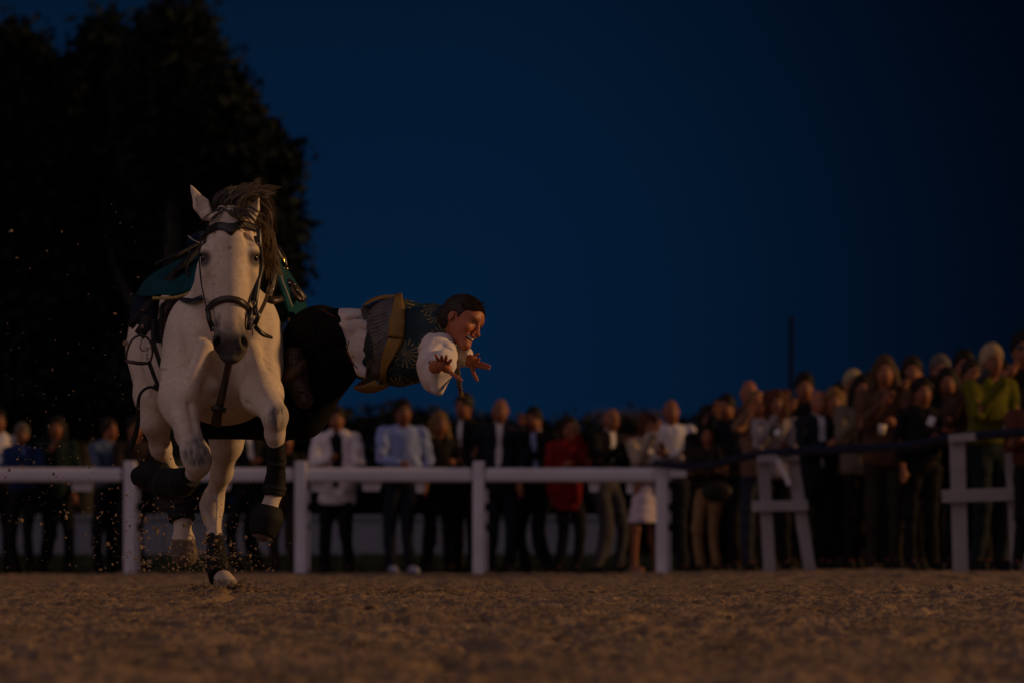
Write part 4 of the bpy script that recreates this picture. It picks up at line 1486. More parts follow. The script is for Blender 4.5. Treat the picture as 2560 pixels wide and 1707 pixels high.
S2.chain(pp((1108, 838, 25.92), (1138, 876, 25.86), (1152, 888, 25.80)), [0.075, 0.060, 0.050], 0.03)
S2.ecap(P(1148, 886, 25.81), P(1172, 897, 25.755), (0.044, 0.042), (0.040, 0.040), (0, 1, 0), 0.012)
S2.ell(P(1083, 778, 25.86), (0.06, 0.10, 0.028), k=0.02)
S2.wrinkle((0.6, -0.3, -0.5), 24, 8, 0.006, 2)
S2.half(P(1171, 894, 25.74), (0.88, -0.25, -0.25))
S2.mesh('far_sleeve', M_SHIRT, rider)
col_ = MB()                                               # vest collar at the nape
Gd = loft_curves([pp((1066, 772, 25.75), (1082, 782, 25.68), (1108, 790, 25.66), (1128, 800, 25.68)), pp((1072, 764, 25.80), (1095, 770, 25.72), (1112, 774, 25.70), (1126, 790, 25.70))], 6, 12)
col_.sheet(Gd, grid_normals(Gd, (0, -1, 1)), 0.006)
col_.build('collar', M_VEST, rider)

# hair, drawn back tightly, and the braid
M_HAIR = material('dark_blonde_hair', (0.020, 0.011, 0.006), 0.5, noise=(1.0, 0.65), bump=(1.0, 0.9, 0.004), spec=0.3)
_nt = M_HAIR.node_tree                                    # strands: noise drawn out along the combing direction
_mp = _nt.nodes.new('ShaderNodeMapping')
_mp.vector_type = 'TEXTURE'
_mp.inputs['Rotation'].default_value = Matrix(HM.T.tolist()).to_euler()
_mp.inputs['Location'].default_value = tuple(HC)
_mp.inputs['Scale'].default_value = (0.0042, 0.05, 0.0075)
_tcn = [n for n in _nt.nodes if n.type == 'TEX_COORD'][0]
_nt.links.new(_tcn.outputs['Object'], _mp.inputs['Vector'])
for _n in [n for n in _nt.nodes if n.type == 'TEX_NOISE']:
    _nt.links.new(_mp.outputs[0], _n.inputs['Vector'])
hf = Field.box(HC - 0.15, HC + 0.15, 0.0036)
hf.ell(hp(0, -0.017, 0.040), (0.0785, 0.1075, 0.088), HM, 0.01)
hf.ell(hp(0, -0.078, -0.020), (0.062, 0.050, 0.056), HM, 0.03)  # nape hair widened, a dark mass in place of the neck's shade
hf.half(hp(0, 0.064, 0.056), hF * 1.0 - hU * 0.70)                 # hairline above the forehead
hf.ell(hp(-0.06, 0.072, -0.022), (0.06, 0.055, 0.078), HM, 0.012, sub=True)
hf.ell(hp(0.06, 0.062, -0.02), (0.06, 0.055, 0.075), HM, 0.01, sub=True)
hf.ell(hp(-0.078, -0.012, -0.012), (0.03, 0.022, 0.034), HM, 0.008, sub=True)
hf.ell(hp(0.078, -0.012, -0.012), (0.03, 0.022, 0.034), HM, 0.008, sub=True)
hf.half(hp(0, 0, -0.062), hF * 0.55 - hU)
hr = hf.mesh('hair', M_HAIR, rider)
st = []
for i in range(420):                                     # combed strands lying on the head, uneven at the hairline
    a = max(-1.25, min(1.25, G(0.75)))
    q = []
    g_in = rnd.uniform(-0.12, 0.12)
    for g in np.linspace(0.2, 2.7, 60):
        l, f_, u_ = 0.0792 * math.sin(a), -0.017 + 0.1083 * math.cos(a) * math.cos(g), 0.040 + 0.0888 * math.cos(a) * math.sin(g)
        if f_ - 0.70 * u_ < 0.0278 + 0.05 * g_in and u_ > 0.012 - 0.4 * f_:
            q.append(hp(l, f_, u_))
    if len(q) > 12:
        m = rnd.randrange(7, 34)
        st.append(q[:min(m, len(q)):3])
for i in range(9):
    s = G(0.03)
    b = hp(s, 0.060 + G(0.01), 0.100 + G(0.006))
    e_, v_ = G(0.006), G(0.006)
    st.append([b, b + hF * 0.012 + hU * 0.009 + hL * e_ * 0.5, b + hF * 0.024 + hU * (0.010 + v_) + hL * e_, b + hF * 0.032 + hU * (0.006 + 2 * v_) + hL * e_ * 1.6])
hair('hair_strand', st, material('loose_hair', (0.014, 0.008, 0.005), 0.8, spec=0.05), rider, 0.0008, 8)
br = pp((1124, 840, 25.70), (1134, 868, 25.66), (1139, 890, 25.60), (1142, 915, 25.54), (1146, 940, 25.50), (1148, 960, 25.48), (1151, 974, 25.47))
mb = MB()
q = resample(br, 60)
for ph in (0, 2.094, 4.188):
    mb.tube([q[i] + np.array((math.cos(i * 0.85 + ph) * 0.0062, math.sin(i * 0.85 * 2 + ph) * 0.004, 0)) for i in range(60)], 0.0068, 6)
mb.build('braid', material('braid_cord', (0.05, 0.028, 0.014), 0.5, noise=(300, 0.9)), rider)
st = []
for i in range(46):
    st.append([P(1151, 973, 25.47), P(1152 + G(2.5), 981, 25.47) + (0, G(0.004), 0), P(1154 + G(4.5), 992 + G(2), 25.47) + (0, G(0.008), 0)])
hair('tassel', st, M_SASH, rider, 0.0016, 5)

# boot hooked behind the shoulder strap of the horse
M_BOOTR = material('worn_brown_boot', (0.030, 0.019, 0.013), 0.5, noise=(22, 0.5), bump=(70, 0.5, 0.004), spec=0.4)
bf = Field.box(P(700, 1035, 25.6) - (0, .1, 0), P(790, 850, 25.6) + (0, .2, 0), 0.005)
bf.cone(P(734, 895, 25.70), P(742, 945, 25.66), 0.050, 0.046, 0.03)
bf.ecap(P(738, 945, 25.64), P(762, 1002, 25.60), (0.050, 0.044), (0.040, 0.034), (1, 0, 0), 0.03)
bf.ell(P(736, 938, 25.64), (0.05, 0.05, 0.04), k=0.03)
for i in range(5):
    bf.cone(P(716 + i * 4, 952 + i * 11, 25.585), P(768 + i * 3, 946 + i * 11, 25.58), 0.004, 0.004, 0.010, sub=True)
rb = bf.mesh('boot', M_BOOTR, rider)
mb = MB()
mb.strap(resample(pp((708, 955, 25.61), (728, 938, 25.585), (748, 920, 25.585), (764, 902, 25.61)), 9), (0.1, -1, 0.1), [0.062, 0.05, 0.045, 0.022], 0.005)
mb.build('ankle_strap', material('strap_rust', (0.05, 0.027, 0.018), 0.5, noise=(40, 0.4)), rb)
mb = MB()
for x, y in ((725, 893), (736, 890), (726, 903), (735, 909), (733, 884), (741, 880), (747, 873), (738, 903)):
    q = bf.hit(x, y, 25.4, 25.95)
    if q is not None:
        mb.ball(q, 0.0042, None, 8, 6)
mb.build('stud', M_STEEL, rb)
# ------------------------------------------------------------------ fences
M_PVC = material('white_fence_paint', (0.62, 0.59, 0.65), 0.55, noise=(2.5, 0.10), bump=(40, 0.15, 0.003), spec=0.3)
M_PVC_DIM = material('dimmed_fence_paint', (0.30, 0.27, 0.285), 0.65, noise=(3, 0.18), bump=(40, 0.2, 0.003), spec=0.25)  # same white paint, darkened to stand for weaker light on the right
M_NAVYRAIL = material('navy_rail_cover', (0.004, 0.007, 0.022), 0.6, noise=(6, 0.3), spec=0.3)


def gnd(x, y):
    return float(gz(x, y)) if y < 57.4 else float(-0.01 + 0.16 * sstep(60, 74, y))


FD = 57.0
fence = thing('rail_fence', 'white racecourse rail fence on round shouldered posts along the far sand edge', 'fence', P(1197, 1432, FD))
for px in (-120, 325, 752, 1197, 1655):
    top = 1152 if px < 1600 else 1160
    b, t = P(px, 1438, FD), P(px, top, FD)
    mb = MB()
    w = 0.060
    mb.box((b[0] - w, FD - 0.06, -0.03), (b[0] + w, FD + 0.06, t[2]), 0.018)
    pst = mb.build('post', M_PVC, fence, False)
    # pieced strips added for the post's lit side face, broken by shadow
    for z0, z1 in ((0.02, 0.42), (0.50, 0.62), (0.70, 0.84), (0.92, 1.05)):
        MB().box((b[0] + w + 0.002, FD - 0.02, z0), (b[0] + w + 0.032, FD + 0.05, z1), 0.006).build('lit_strip', M_PVC, pst, False)
for a, b_ in ((-120, 325), (325, 752), (752, 1197), (1197, 1655)):
    x0_, x1_ = P(a, 0, FD)[0] + 0.062, P(b_, 0, FD)[0] - 0.062
    z = P(0, 1186, FD)[2]
    MB().box((x0_, FD - 0.05, z - 0.070), (x1_, FD + 0.05, z + 0.070), 0.042).build('rail', M_PVC, fence, False)
mb = MB()                                                # tapered rail end past the corner
x0_, x1_ = P(1655, 0, FD)[0] + 0.064, P(1762, 0, FD)[0]
z = P(0, 1176, FD)[2]
mb.add([(x0_, FD - .045, z - .07), (x1_, FD - .03, z - .05), (x1_, FD - .03, z + .02), (x0_, FD - .045, z + .075), (x0_, FD + .045, z - .07), (x1_, FD + .03, z - .05), (x1_, FD + .03, z + .02), (x0_, FD + .045, z + .075)],
       [(0, 1, 2, 3), (7, 6, 5, 4), (0, 4, 5, 1), (1, 5, 6, 2), (2, 6, 7, 3), (3, 7, 4, 0)])
mb.build('rail_end', M_PVC, fence, False)
for px, w, h in ((205, 30, 20), (795, 22, 22), (928, 26, 20), (1050, 12, 24), (1575, 10, 26), (1485, 14, 22), (560, 18, 18)):
    c = P(px, 1206, FD + 0.02)
    a_, b_ = S(w, FD), S(h, FD)
    MB().add([(c[0] - a_, FD + .03, c[2] + .01), (c[0] + a_, FD + .03, c[2] + .01), (c[0] + a_ * .75, FD + .03, c[2] - b_), (c[0] - a_ * .75, FD + .03, c[2] - b_),
              (c[0] - a_, FD + .06, c[2] + .01), (c[0] + a_, FD + .06, c[2] + .01), (c[0] + a_ * .75, FD + .06, c[2] - b_), (c[0] - a_ * .75, FD + .06, c[2] - b_)],
             [(0, 3, 2, 1), (4, 5, 6, 7), (0, 1, 5, 4), (1, 2, 6, 5), (2, 3, 7, 6), (3, 0, 4, 7)]).build('rail_bracket', M_PVC, fence, False)

# second fence coming towards the camera on the right: H shaped posts
FN = np.array((3.707 - 1.503, 47.5 - 57.0)); FN /= np.linalg.norm(FN)


def beam(mb, a, b, w, d):
    a, b = np.asarray(a, float), np.asarray(b, float)
    L = np.linalg.norm(b - a)
    z = (b - a) / L
    x = np.cross((0, 1, 0.001), z); x /= np.linalg.norm(x)
    y = np.cross(z, x)
    return mb.box((-w / 2, -d / 2, 0), (w / 2, d / 2, L), min(w, d) * 0.12, M=np.stack([x, y, z], 1), c=a)


def h_frame(label, legs, bars, d, extra=()):
    t = thing('trestle', label, 'trestle', P(legs[0][0][0], 1428, d), 'white H shaped trestles of the right-hand fence')
    for a, b, w in legs:
        q0, q1 = P(a[0], a[1], d), P(b[0], b[1], d)
        q0[2] = gnd(q0[0], d) - 0.03
        beam(MB(), q0, q1, S(w, d), 0.07).build('leg', M_PVC_DIM, t, False)
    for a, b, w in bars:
        beam(MB(), P(a[0], a[1], d - 0.075), P(b[0], b[1], d - 0.075), S(w, d), 0.05).build('crossbar', M_PVC_DIM, t, False)
    for a, b, w in extra:
        beam(MB(), P(a[0], a[1], d - 0.11), P(b[0], b[1], d - 0.11), S(w, d), 0.04).build('brace', M_PVC, t, False)


h_frame('white wooden trestle with one leg leaning outwards under the navy rail', [((1925, 1430), (1908, 1145), 30), ((2026, 1430), (1982, 1150), 30)], [((1880, 1265), (2020, 1262), 26), ((1893, 1148), (1998, 1140), 18)], 52.5, [((1944, 1148), (1974, 1212), 12)])
h_frame('larger white trestle with square posts at the right edge of the arena', [((2402, 1430), (2393, 1095), 38), ((2548, 1430), (2528, 1060), 38)], [((2355, 1240), (2600, 1232), 32), ((2372, 1096), (2512, 1084), 20)], 47.3, [])
h_frame('white trestle beyond the large one, its top showing by the lime jacket', [((2518, 1420), (2512, 1046), 16), ((2640, 1420), (2630, 1042), 18)], [((2506, 1064), (2640, 1060), 18)], 48.6, [])
nr = thing('navy_rail', 'dark navy padded rail running along the front of the crowd', 'rail', P(1900, 1150, 52.6))
mb = MB()
mb.tube(resample(pp((1640, 1158, 56.9), (1760, 1166, 55.3), (1905, 1134, 52.95), (2120, 1122, 50.6), (2280, 1112, 48.8), (2395, 1092, 47.7), (2640, 1076, 45.5)), 40), 0.040, 10)
mb.build('padding', M_NAVYRAIL, nr)

# ------------------------------------------------------------------ spectators
M_PSKIN = material('spectator_skin', (0.33, 0.135, 0.075), 0.6, noise=(20, 0.1), attr=True, spec=0.3)
_mc = {}


def cloth(name, col, rough=0.85):
    k = (name,) + tuple(col)
    if k not in _mc:
        _mc[k] = material(name, col, rough, noise=(11, 0.18), bump=(30, 0.4, 0.01), spec=0.15)
    return _mc[k]


WHITE, CREAM, BLACK, NAVY = (0.56, 0.53, 0.56), (0.27, 0.21, 0.155), (0.006, 0.0055, 0.006), (0.006, 0.008, 0.016)  # clothes darkened to stand for light fading towards the crowd
PALEBLUE, DENIM, RED, LIME = (0.22, 0.28, 0.52), (0.06, 0.09, 0.16), (0.14, 0.004, 0.006), (0.085, 0.082, 0.003)
BROWN, BEIGE, GREY, DKGREEN, BLUE = (0.05, 0.028, 0.02), (0.16, 0.11, 0.07), (0.06, 0.055, 0.065), (0.008, 0.018, 0.015), (0.009, 0.025, 0.09)
HB, HD_, HL, HA, HG, HW = (0.008, 0.005, 0.004), (0.018, 0.011, 0.007), (0.14, 0.075, 0.024), (0.06, 0.018, 0.008), (0.09, 0.075, 0.065), (0.28, 0.21, 0.115)

ARMS = {                       # elbow and hand of the right-of-picture arm (+x); mirrored with small changes for the other
    'down': ((0.235, 0.02, 1.16), (0.225, -0.06, 0.90)),
    'rail': ((0.225, -0.10, 1.16), (0.10, -0.36, 1.09)),
    'cross': ((0.225, -0.08, 1.15), (-0.08, -0.20, 1.20)),
    'clap': ((0.21, -0.13, 1.17), (0.03, -0.30, 1.36)),
    'high': ((0.22, -0.16, 1.24), (0.05, -0.24, 1.56)),
    'phone': ((0.21, -0.16, 1.22), (0.03, -0.28, 1.50)),
    'cheer': ((0.27, -0.12, 1.40), (0.13, -0.20, 1.64)),
    'hold': ((0.215, -0.12, 1.15), (0.06, -0.30, 1.20)),
}


def person(label, px, d, ytop, arms=('down', 'down'), top='shirt', topc=WHITE, inner=None, legs=BLACK, legtype='trousers', hairc=HD_, hairtype='short',
           yaw=0.0, lean=0.0, skin=1.0, shoes=BLACK, build=1.0, tilt=0.0, topz=0.98, glasses=False, collar=None, opening=0.062):
    base = P(px, 1425, d)
    z0 = gnd(base[0], d)
    head_z = P(px, ytop, d)[2] - z0
    k = head_z / 1.76                          # scale of the figure
    # local frame: x right, -y towards the viewer, z up, for a 1.76 m figure
    sk, tp, inn, lg, hr, sh = [], [], [], [], [], []
    bw = build
    lz = lambda z: -lean * max(0.0, z - 0.9)   # leaning towards the rail
    pt = lambda x, y, z: np.array((x, y + lz(z), z))
    hx = tilt
    hc = pt(hx, -0.015, 1.635)
    f = Field.box((-0.48, -0.66 - lean * .5, -0.02), (0.48, 0.30, 1.84), 0.021)
    newf = lambda lo, hi, h=0.021: Field.box(lo, hi, h)
    # body
    f.ell(hc, (0.074, 0.095, 0.115), k=0.03)
    f.ell(hc + (0, -0.025, -0.05), (0.058, 0.07, 0.075), k=0.03)
    f.cone(hc + (0, -0.092, 0.0), hc + (0, -0.105, -0.03), 0.010, 0.014, 0.015)
    f.ell(hc + (-0.076, 0.01, -0.01), (0.014, 0.02, 0.032), k=0.01)
    f.ell(hc + (0.076, 0.01, -0.01), (0.014, 0.02, 0.032), k=0.01)
    f.cone(hc + (0, 0.01, -0.08), pt(0, 0.015, 1.45), 0.055, 0.062, 0.03)
    f.ecap(pt(0, 0.02, 1.38), pt(0, 0.02, 1.0), (0.15 * bw, 0.095), (0.135 * bw, 0.09), (1, 0, 0), 0.05)
    f.ell(pt(0, 0.02, 0.94), (0.15, 0.10, 0.12), k=0.05)
    for s in (-1, 1):
        f.chain([pt(s * 0.085, 0.02, 0.90), (s * 0.095, 0.0, 0.49), (s * 0.105, 0.03, 0.09)], [0.075, 0.05, 0.036], 0.03)
        f.cone((s * 0.105, 0.03, 0.055), (s * 0.12, -0.12, 0.04), 0.045, 0.035, 0.03)
    pose = []
    for s, a in zip((-1, 1), arms):
        e, h = ARMS[a]
        sh_ = pt(s * 0.175 * bw, 0.02, 1.42)
        e = pt(s * e[0] * bw, e[1], e[2])
        h = pt(s * h[0], h[1] - (0.03 if s < 0 else 0), h[2] + (0.012 if s < 0 else 0))
        pose.append((sh_, e, h))
        f.chain([sh_, e, h], [0.05, 0.038, 0.027], 0.02)
        dr = (h - e) / np.linalg.norm(h - e)
        f.ell(h + dr * 0.05, (0.036, 0.036, 0.05), k=0.02)
        for q in (-1, 0, 1):
            side = np.cross(dr, (0, 1, 0.3)); side /= np.linalg.norm(side)
            f.cone(h + dr * 0.07 + side * q * 0.02, h + dr * 0.135 + side * q * 0.026, 0.013, 0.010, 0.01)
        f.cone(h + dr * 0.03 + np.array((-s * 0.03, 0, 0.01)), h + dr * 0.075 + np.array((-s * 0.05, 0, 0.02)), 0.013, 0.010, 0.01)
    sway, stance = G(0.045), rnd.uniform(0.75, 1.5)
    c_, s_ = math.cos(yaw + G(0.12)), math.sin(yaw)
    s_ = math.sin(math.acos(max(-1, min(1, c_)))) * (1 if yaw >= 0 else -1)
    loc = np.array((base[0], d, z0))

    def xf(V):
        V = V * k
        hgt = np.clip(V[:, 2] / (0.92 * k), 0, 1)
        V = V + np.stack([sway * np.sin(hgt * math.pi) + sway * 0.8 * np.clip(V[:, 2] / k - 0.92, 0, 1), 0 * hgt, 0 * hgt], 1)
        V[:, 0] += np.sign(V[:, 0]) * (stance - 1) * 0.09 * (1 - hgt) * (np.abs(V[:, 0]) > 0.02)
        return np.stack([V[:, 0] * c_ - V[:, 1] * s_, V[:, 0] * s_ + V[:, 1] * c_, V[:, 2]], 1) + loc

    def skin_paint(V):
        q = V - hc
        c = np.tile(np.array((0.215, 0.078, 0.038)) * skin, (len(V), 1))  # skin darkened to stand for the weaker light on the crowd
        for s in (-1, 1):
            m = (1 - sstep(0.5, 1.2, np.hypot((q[:, 0] - s * 0.032) / 0.024, (q[:, 2] - 0.01) / 0.014))) * (q[:, 1] < -0.02)  # eye sockets darkened, their shade put into the skin colour
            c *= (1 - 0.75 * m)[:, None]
        m = (1 - sstep(0.5, 1.2, np.hypot(q[:, 0] / 0.026, (q[:, 2] + 0.062) / 0.010))) * (q[:, 1] < -0.03)
        c = c * (1 - 0.6 * m)[:, None] + np.array((0.2, 0.04, 0.03)) * (0.6 * m)[:, None]
        return c
    t = thing('person', label, 'person', loc, 'spectators behind the fences')
    f.mesh('body', M_PSKIN, t, skin_paint, xf)
    # upper garment
    g = newf((-0.46, -0.62 - lean * .5, 0.55), (0.46, 0.30, 1.56))
    loose = 0.022 if top in ('shirt', 'top') else 0.034
    g.ecap(pt(0, 0.02, 1.40), pt(0, 0.02, topz + 0.06), (0.155 * bw + loose, 0.10 + loose), (0.15 * bw + loose, 0.10 + loose), (1, 0, 0), 0.04)
    if topz < 0.9:
        g.ell(pt(0, 0.02, 0.95), (0.17 * bw + loose, 0.12 + loose, 0.15), k=0.05)
    g.cone(pt(-0.15 * bw, 0.02, 1.42), pt(0.15 * bw, 0.02, 1.42), 0.065, 0.065, 0.03)
    for sh_, e, h in pose:
        g.chain([sh_, e, e + (h - e) * 0.88], [0.066 + loose * .4, 0.053 + loose * .3, 0.040 + loose * .3], 0.02)
        g.cone(sh_ * .5 + e * .5 + (0.02, -0.06, 0), e + (0, -0.05, 0.02), 0.012, 0.012, 0.03, sub=True)
    g.half(pt(0, 0, topz), (0, 0, -1))
    g.cone(pt(0, -0.06, 1.56), pt(0, -0.10, 1.43), 0.055, 0.02, 0.02, sub=True)          # neckline
    if inner is not None:
        # the open front of a jacket shows what is under it
        g.ecap(pt(0, -0.16, 1.55), pt(0.0, -0.17, topz + 0.18), (opening, 0.10), (opening * 0.5, 0.08), (1, 0, 0), 0.01, sub=True)
        q = newf((-0.26, -0.30 - lean * .5, topz), (0.26, 0.26, 1.54))
        q.ecap(pt(0, 0.02, 1.40), pt(0, 0.02, topz + 0.05), (0.150 * bw, 0.108), (0.145 * bw, 0.108), (1, 0, 0), 0.04)
        q.cone(pt(0, 0.01, 1.44), pt(0, 0.01, 1.49), 0.088, 0.070, 0.03)
        q.cone(pt(0, -0.08, 1.56), pt(0, -0.10, 1.45), 0.045, 0.015, 0.02, sub=True)
        q.mesh('shirt', cloth('shirt_cloth', inner), t, None, xf)
    elif collar is not None:
        g.cone(pt(0, 0.01, 1.46), pt(0, 0.015, 1.50), 0.080, 0.066, 0.02)
        g.cone(pt(0, -0.09, 1.56), pt(0, -0.11, 1.42), 0.045, 0.012, 0.02, sub=True)
    g.wrinkle((0.3, 0, 0.95), 9, 4, 0.012, int(px) % 7)
    g.mesh(top, cloth(top + '_cloth', topc), t, None, xf)
    # lower garment
    w = newf((-0.32, -0.26, -0.02), (0.32, 0.30, 1.12))
    if legtype == 'trousers':
        w.ell(pt(0, 0.02, 0.95), (0.165, 0.115, 0.13), k=0.05)
        for s in (-1, 1):
            w.chain([pt(s * 0.085, 0.02, 0.90), (s * 0.097, 0.0, 0.49), (s * 0.107, 0.03, 0.05)], [0.095, 0.070, 0.060], 0.03)
        w.half((0, 0, 0.045), (0, 0, -1))
    else:
        w.ecap(pt(0, 0.02, 1.0), pt(0, 0.0, 0.60), (0.15, 0.11), (0.185, 0.15), (1, 0, 0), 0.03)
        w.half((0, 0, 0.56), (0, 0, -1))
    w.half((0, 0, 1.05), (0, 0, 1))
    w.wrinkle((0.15, 0, 0.98), 9, 4, 0.010, int(px) % 5)
    w.mesh(legtype, cloth(legtype + '_cloth', legs), t, None, xf)
    # shoes
    for s in (-1, 1):
        z = newf((s * 0.11 - 0.08, -0.22, -0.03), (s * 0.11 + 0.08, 0.13, 0.13), 0.018)
        z.cone((s * 0.108, 0.04, 0.045), (s * 0.122, -0.13, 0.035), 0.052, 0.042, 0.03)
        z.half((0, 0, 0.0), (0, 0, -1))
        z.mesh('shoe', cloth('shoe_leather', shoes, 0.5), t, None, xf)
    # hair
    if hairtype != 'bald':
        z = newf(hc + (-0.24, -0.2, -0.50), hc + (0.24, 0.26, 0.22), 0.018)
        z.ell(hc + (0, 0.014, 0.026), (0.092, 0.110, 0.120), k=0.02)
        if hairtype == 'long':
            z.chain([hc + (-0.078, 0.02, 0.0), hc + (-0.092, 0.01, -0.14), hc + (-0.095, -0.04, -0.34)], [0.045, 0.048, 0.028], 0.03)
            z.chain([hc + (0.078, 0.02, 0.0), hc + (0.092, 0.01, -0.14), hc + (0.095, -0.04, -0.32)], [0.045, 0.048, 0.028], 0.03)
            z.chain([hc + (0, 0.07, 0.0), hc + (0, 0.10, -0.3)], [0.09, 0.09], 0.03)
        elif hairtype == 'bob':
            z.cone(hc + (-0.075, 0.02, 0.01), hc + (-0.082, 0.01, -0.12), 0.046, 0.040, 0.03)
            z.cone(hc + (0.075, 0.02, 0.01), hc + (0.082, 0.01, -0.12), 0.046, 0.040, 0.03)
            z.cone(hc + (0, 0.06, 0.0), hc + (0, 0.06, -0.10), 0.08, 0.07, 0.03)
        elif hairtype == 'curly':
            for q in range(26):
                a = q * 2.4
                v = np.array((math.cos(a) * 0.10, 0.035 + math.sin(a) * 0.08, 0.10 - q * 0.012))
                z.ell(hc + v, (0.045, 0.045, 0.045), k=0.02)
        z.ell(hc + (0, -0.10, -0.040), (0.066, 0.085, 0.095), k=0.02, sub=True)
        if hairtype == 'short':
            z.half(hc + (0, 0, -0.035), (0, -0.85, -1))
        z.mesh('hair', cloth('hair_fibre', hairc, 0.6), t, None, xf)
    if glasses:
        mb = MB()
        for s in (-1, 1):
            mb.ball(hc + (s * 0.034, -0.098, 0.012), (0.028, 0.008, 0.021))
        mb.tube([hc + (-0.08, -0.02, 0.015), hc + (-0.06, -0.09, 0.015), hc + (0.06, -0.09, 0.015), hc + (0.08, -0.02, 0.015)], 0.004, 5)
        V = xf(np.array(mb.v))
        mesh_obj('sunglasses', V, mb.f, M_EYE, t)
    hand = [xf((h + (h - e) / np.linalg.norm(h - e) * 0.08)[None])[0] for _, e, h in pose]
    return t, hand


B = 'bald'
# behind the left part of the fence
person('spectator in a white top cut off by the left edge', -8, 58.4, 1022, ('cross', 'down'), 'shirt', WHITE, hairc=HB, yaw=0.2)
person('spectator in a bright blue jacket and pale shirt at the far left', 62, 58.2, 1058, ('hold', 'cross'), 'jacket', BLUE, inner=(0.12, 0.16, 0.35), hairc=HG, skin=0.8)
person('dark haired spectator in a dark green jacket with a hand at the chest', 133, 58.5, 1040, ('clap', 'down'), 'jacket', DKGREEN, hairc=HB, hairtype='bob', topz=0.84)
person('spectator in a faded denim shirt looking sideways left of the horse', 272, 58.2, 1046, ('rail', 'down'), 'shirt', DENIM, hairc=HD_, yaw=0.6, skin=1.15, tilt=0.03)
person('spectator in black with bare folded forearms beside the hind leg', 338, 58.0, 1042, ('cross', 'cross'), 'top', (0.02, 0.012, 0.012), hairc=HB, lean=0.1, yaw=0.3)
person('spectator in dark jacket over white shirt half hidden by the horse legs', 632, 58.2, 1030, ('hold', 'rail'), 'jacket', BLACK, inner=WHITE, hairc=HD_)
person('spectator in brown trousers standing at the post behind the rider boot', 722, 58.3, 1075, ('hold', 'cross'), 'top', BLACK, legs=(0.035, 0.025, 0.02), hairc=HB)
person('man in a white blazer over a black top with hands on the rail', 843, 58.0, 1016, ('hold', 'rail'), 'jacket', (0.60, 0.54, 0.56), inner=BLACK, hairc=HD_, topz=0.72, build=1.08, opening=0.165)
person('man in a pale blue shirt leaning his forearms on the white rail', 1008, 57.75, 998, ('rail', 'down'), 'shirt', PALEBLUE, legs=(0.010, 0.012, 0.022), hairc=HB, lean=0.16, shoes=(0.3, 0.3, 0.42), build=1.12, collar=1, skin=0.85)
person('woman with long blonde hair in a black coat leaning on the rail', 1096, 58.0, 1030, ('rail', 'hold'), 'coat', BLACK, hairc=HL, hairtype='long', topz=0.62, yaw=0.45)
person('tall man in dark suit and open white shirt behind the blonde woman', 1158, 58.7, 984, ('down', 'down'), 'jacket', BLACK, inner=WHITE, hairc=HD_, yaw=-0.4, topz=0.8)
person('balding man in a navy suit and white shirt right of the middle post', 1243, 58.2, 994, ('down', 'down'), 'jacket', NAVY, inner=WHITE, legs=NAVY, hairc=HG, hairtype=B, topz=0.78, build=1.08)
person('man in dark jacket and light blue shirt holding a hand up to his face', 1352, 58.4, 1018, ('high', 'down'), 'jacket', BLACK, inner=(0.28, 0.33, 0.6), legs=BLACK, hairc=HB, yaw=-0.3, topz=0.8)
person('woman in a red jacket clapping her hands beside her face', 1413, 58.1, 1042, ('hold', 'high'), 'jacket', RED, hairc=HD_, hairtype='bob', topz=0.70, yaw=0.2)
person('bald man in a dark blazer with white shirt and grey trousers clapping', 1514, 58.2, 1018, ('clap', 'clap'), 'jacket', BLACK, inner=WHITE, legs=(0.045, 0.042, 0.05), hairtype=B, build=1.12, yaw=0.5)
person('auburn haired woman in beige cardigan and pale dress with bare legs', 1620, 57.9, 1034, ('high', 'clap'), 'cardigan', CREAM, inner=(0.4, 0.32, 0.36), legs=(0.55, 0.46, 0.52), legtype='skirt', hairc=HA, hairtype='bob', shoes=(0.25, 0.12, 0.08), yaw=0.4, tilt=0.02)
person('bald man in a white shirt with his arms folded behind the corner post', 1680, 57.9, 996, ('cross', 'cross'), 'shirt', WHITE, legs=(0.012, 0.012, 0.018), hairtype=B, build=1.12, collar=1)
# along the right-hand fence, towards the camera
person('woman in sunglasses with black hair at the start of the right-hand crowd', 1766, 57.5, 1014, ('cross', 'hold'), 'top', BLACK, hairc=HB, hairtype='bob', glasses=True, yaw=0.4)
person('short black haired spectator in beige trousers in front of the woman in sunglasses', 1775, 56.0, 1060, ('cross', 'cross'), 'top', (0.02, 0.014, 0.01), legs=(0.20, 0.12, 0.055), hairc=HB, hairtype='bob', skin=1.2)
person('person in a dark jacket with a hand raised to the mouth', 1826, 57.0, 986, ('high', 'down'), 'jacket', NAVY, hairc=HB, yaw=-0.4)
person('tall old bald man looking over the heads at the back', 1874, 57.5, 948, ('down', 'down'), 'shirt', BROWN, hairtype=B, skin=1.25)
person('woman with pinned light hair in a beige sleeveless top clapping', 1898, 54.6, 980, ('cheer', 'clap'), 'top', (0.16, 0.09, 0.06), legs=(0.02, 0.025, 0.04), hairc=HL, hairtype='short', topz=0.9, skin=1.3, yaw=0.2)
person('curly haired woman in white sleeves holding up a camera', 1946, 54.0, 975, ('phone', 'hold'), 'shirt', (0.24, 0.20, 0.21), legs=BLACK, hairc=HA, hairtype='curly', topz=0.88)
person('dark haired man standing at the back beside the flag pole', 2012, 56.0, 932, ('down', 'down'), 'jacket', BLACK, hairc=HB)
person('bald man in a dark blazer and white shirt with his hands on the navy rail', 2046, 53.6, 972, ('hold', 'rail'), 'jacket', NAVY, inner=(0.5, 0.5, 0.56), hairtype=B, skin=1.3, topz=0.78, yaw=0.35)
person('blonde woman in a dark top just right of the bald man in the blazer', 2086, 54.2, 970, ('hold', 'cross'), 'top', BLACK, hairc=HL, hairtype='bob', skin=1.2)
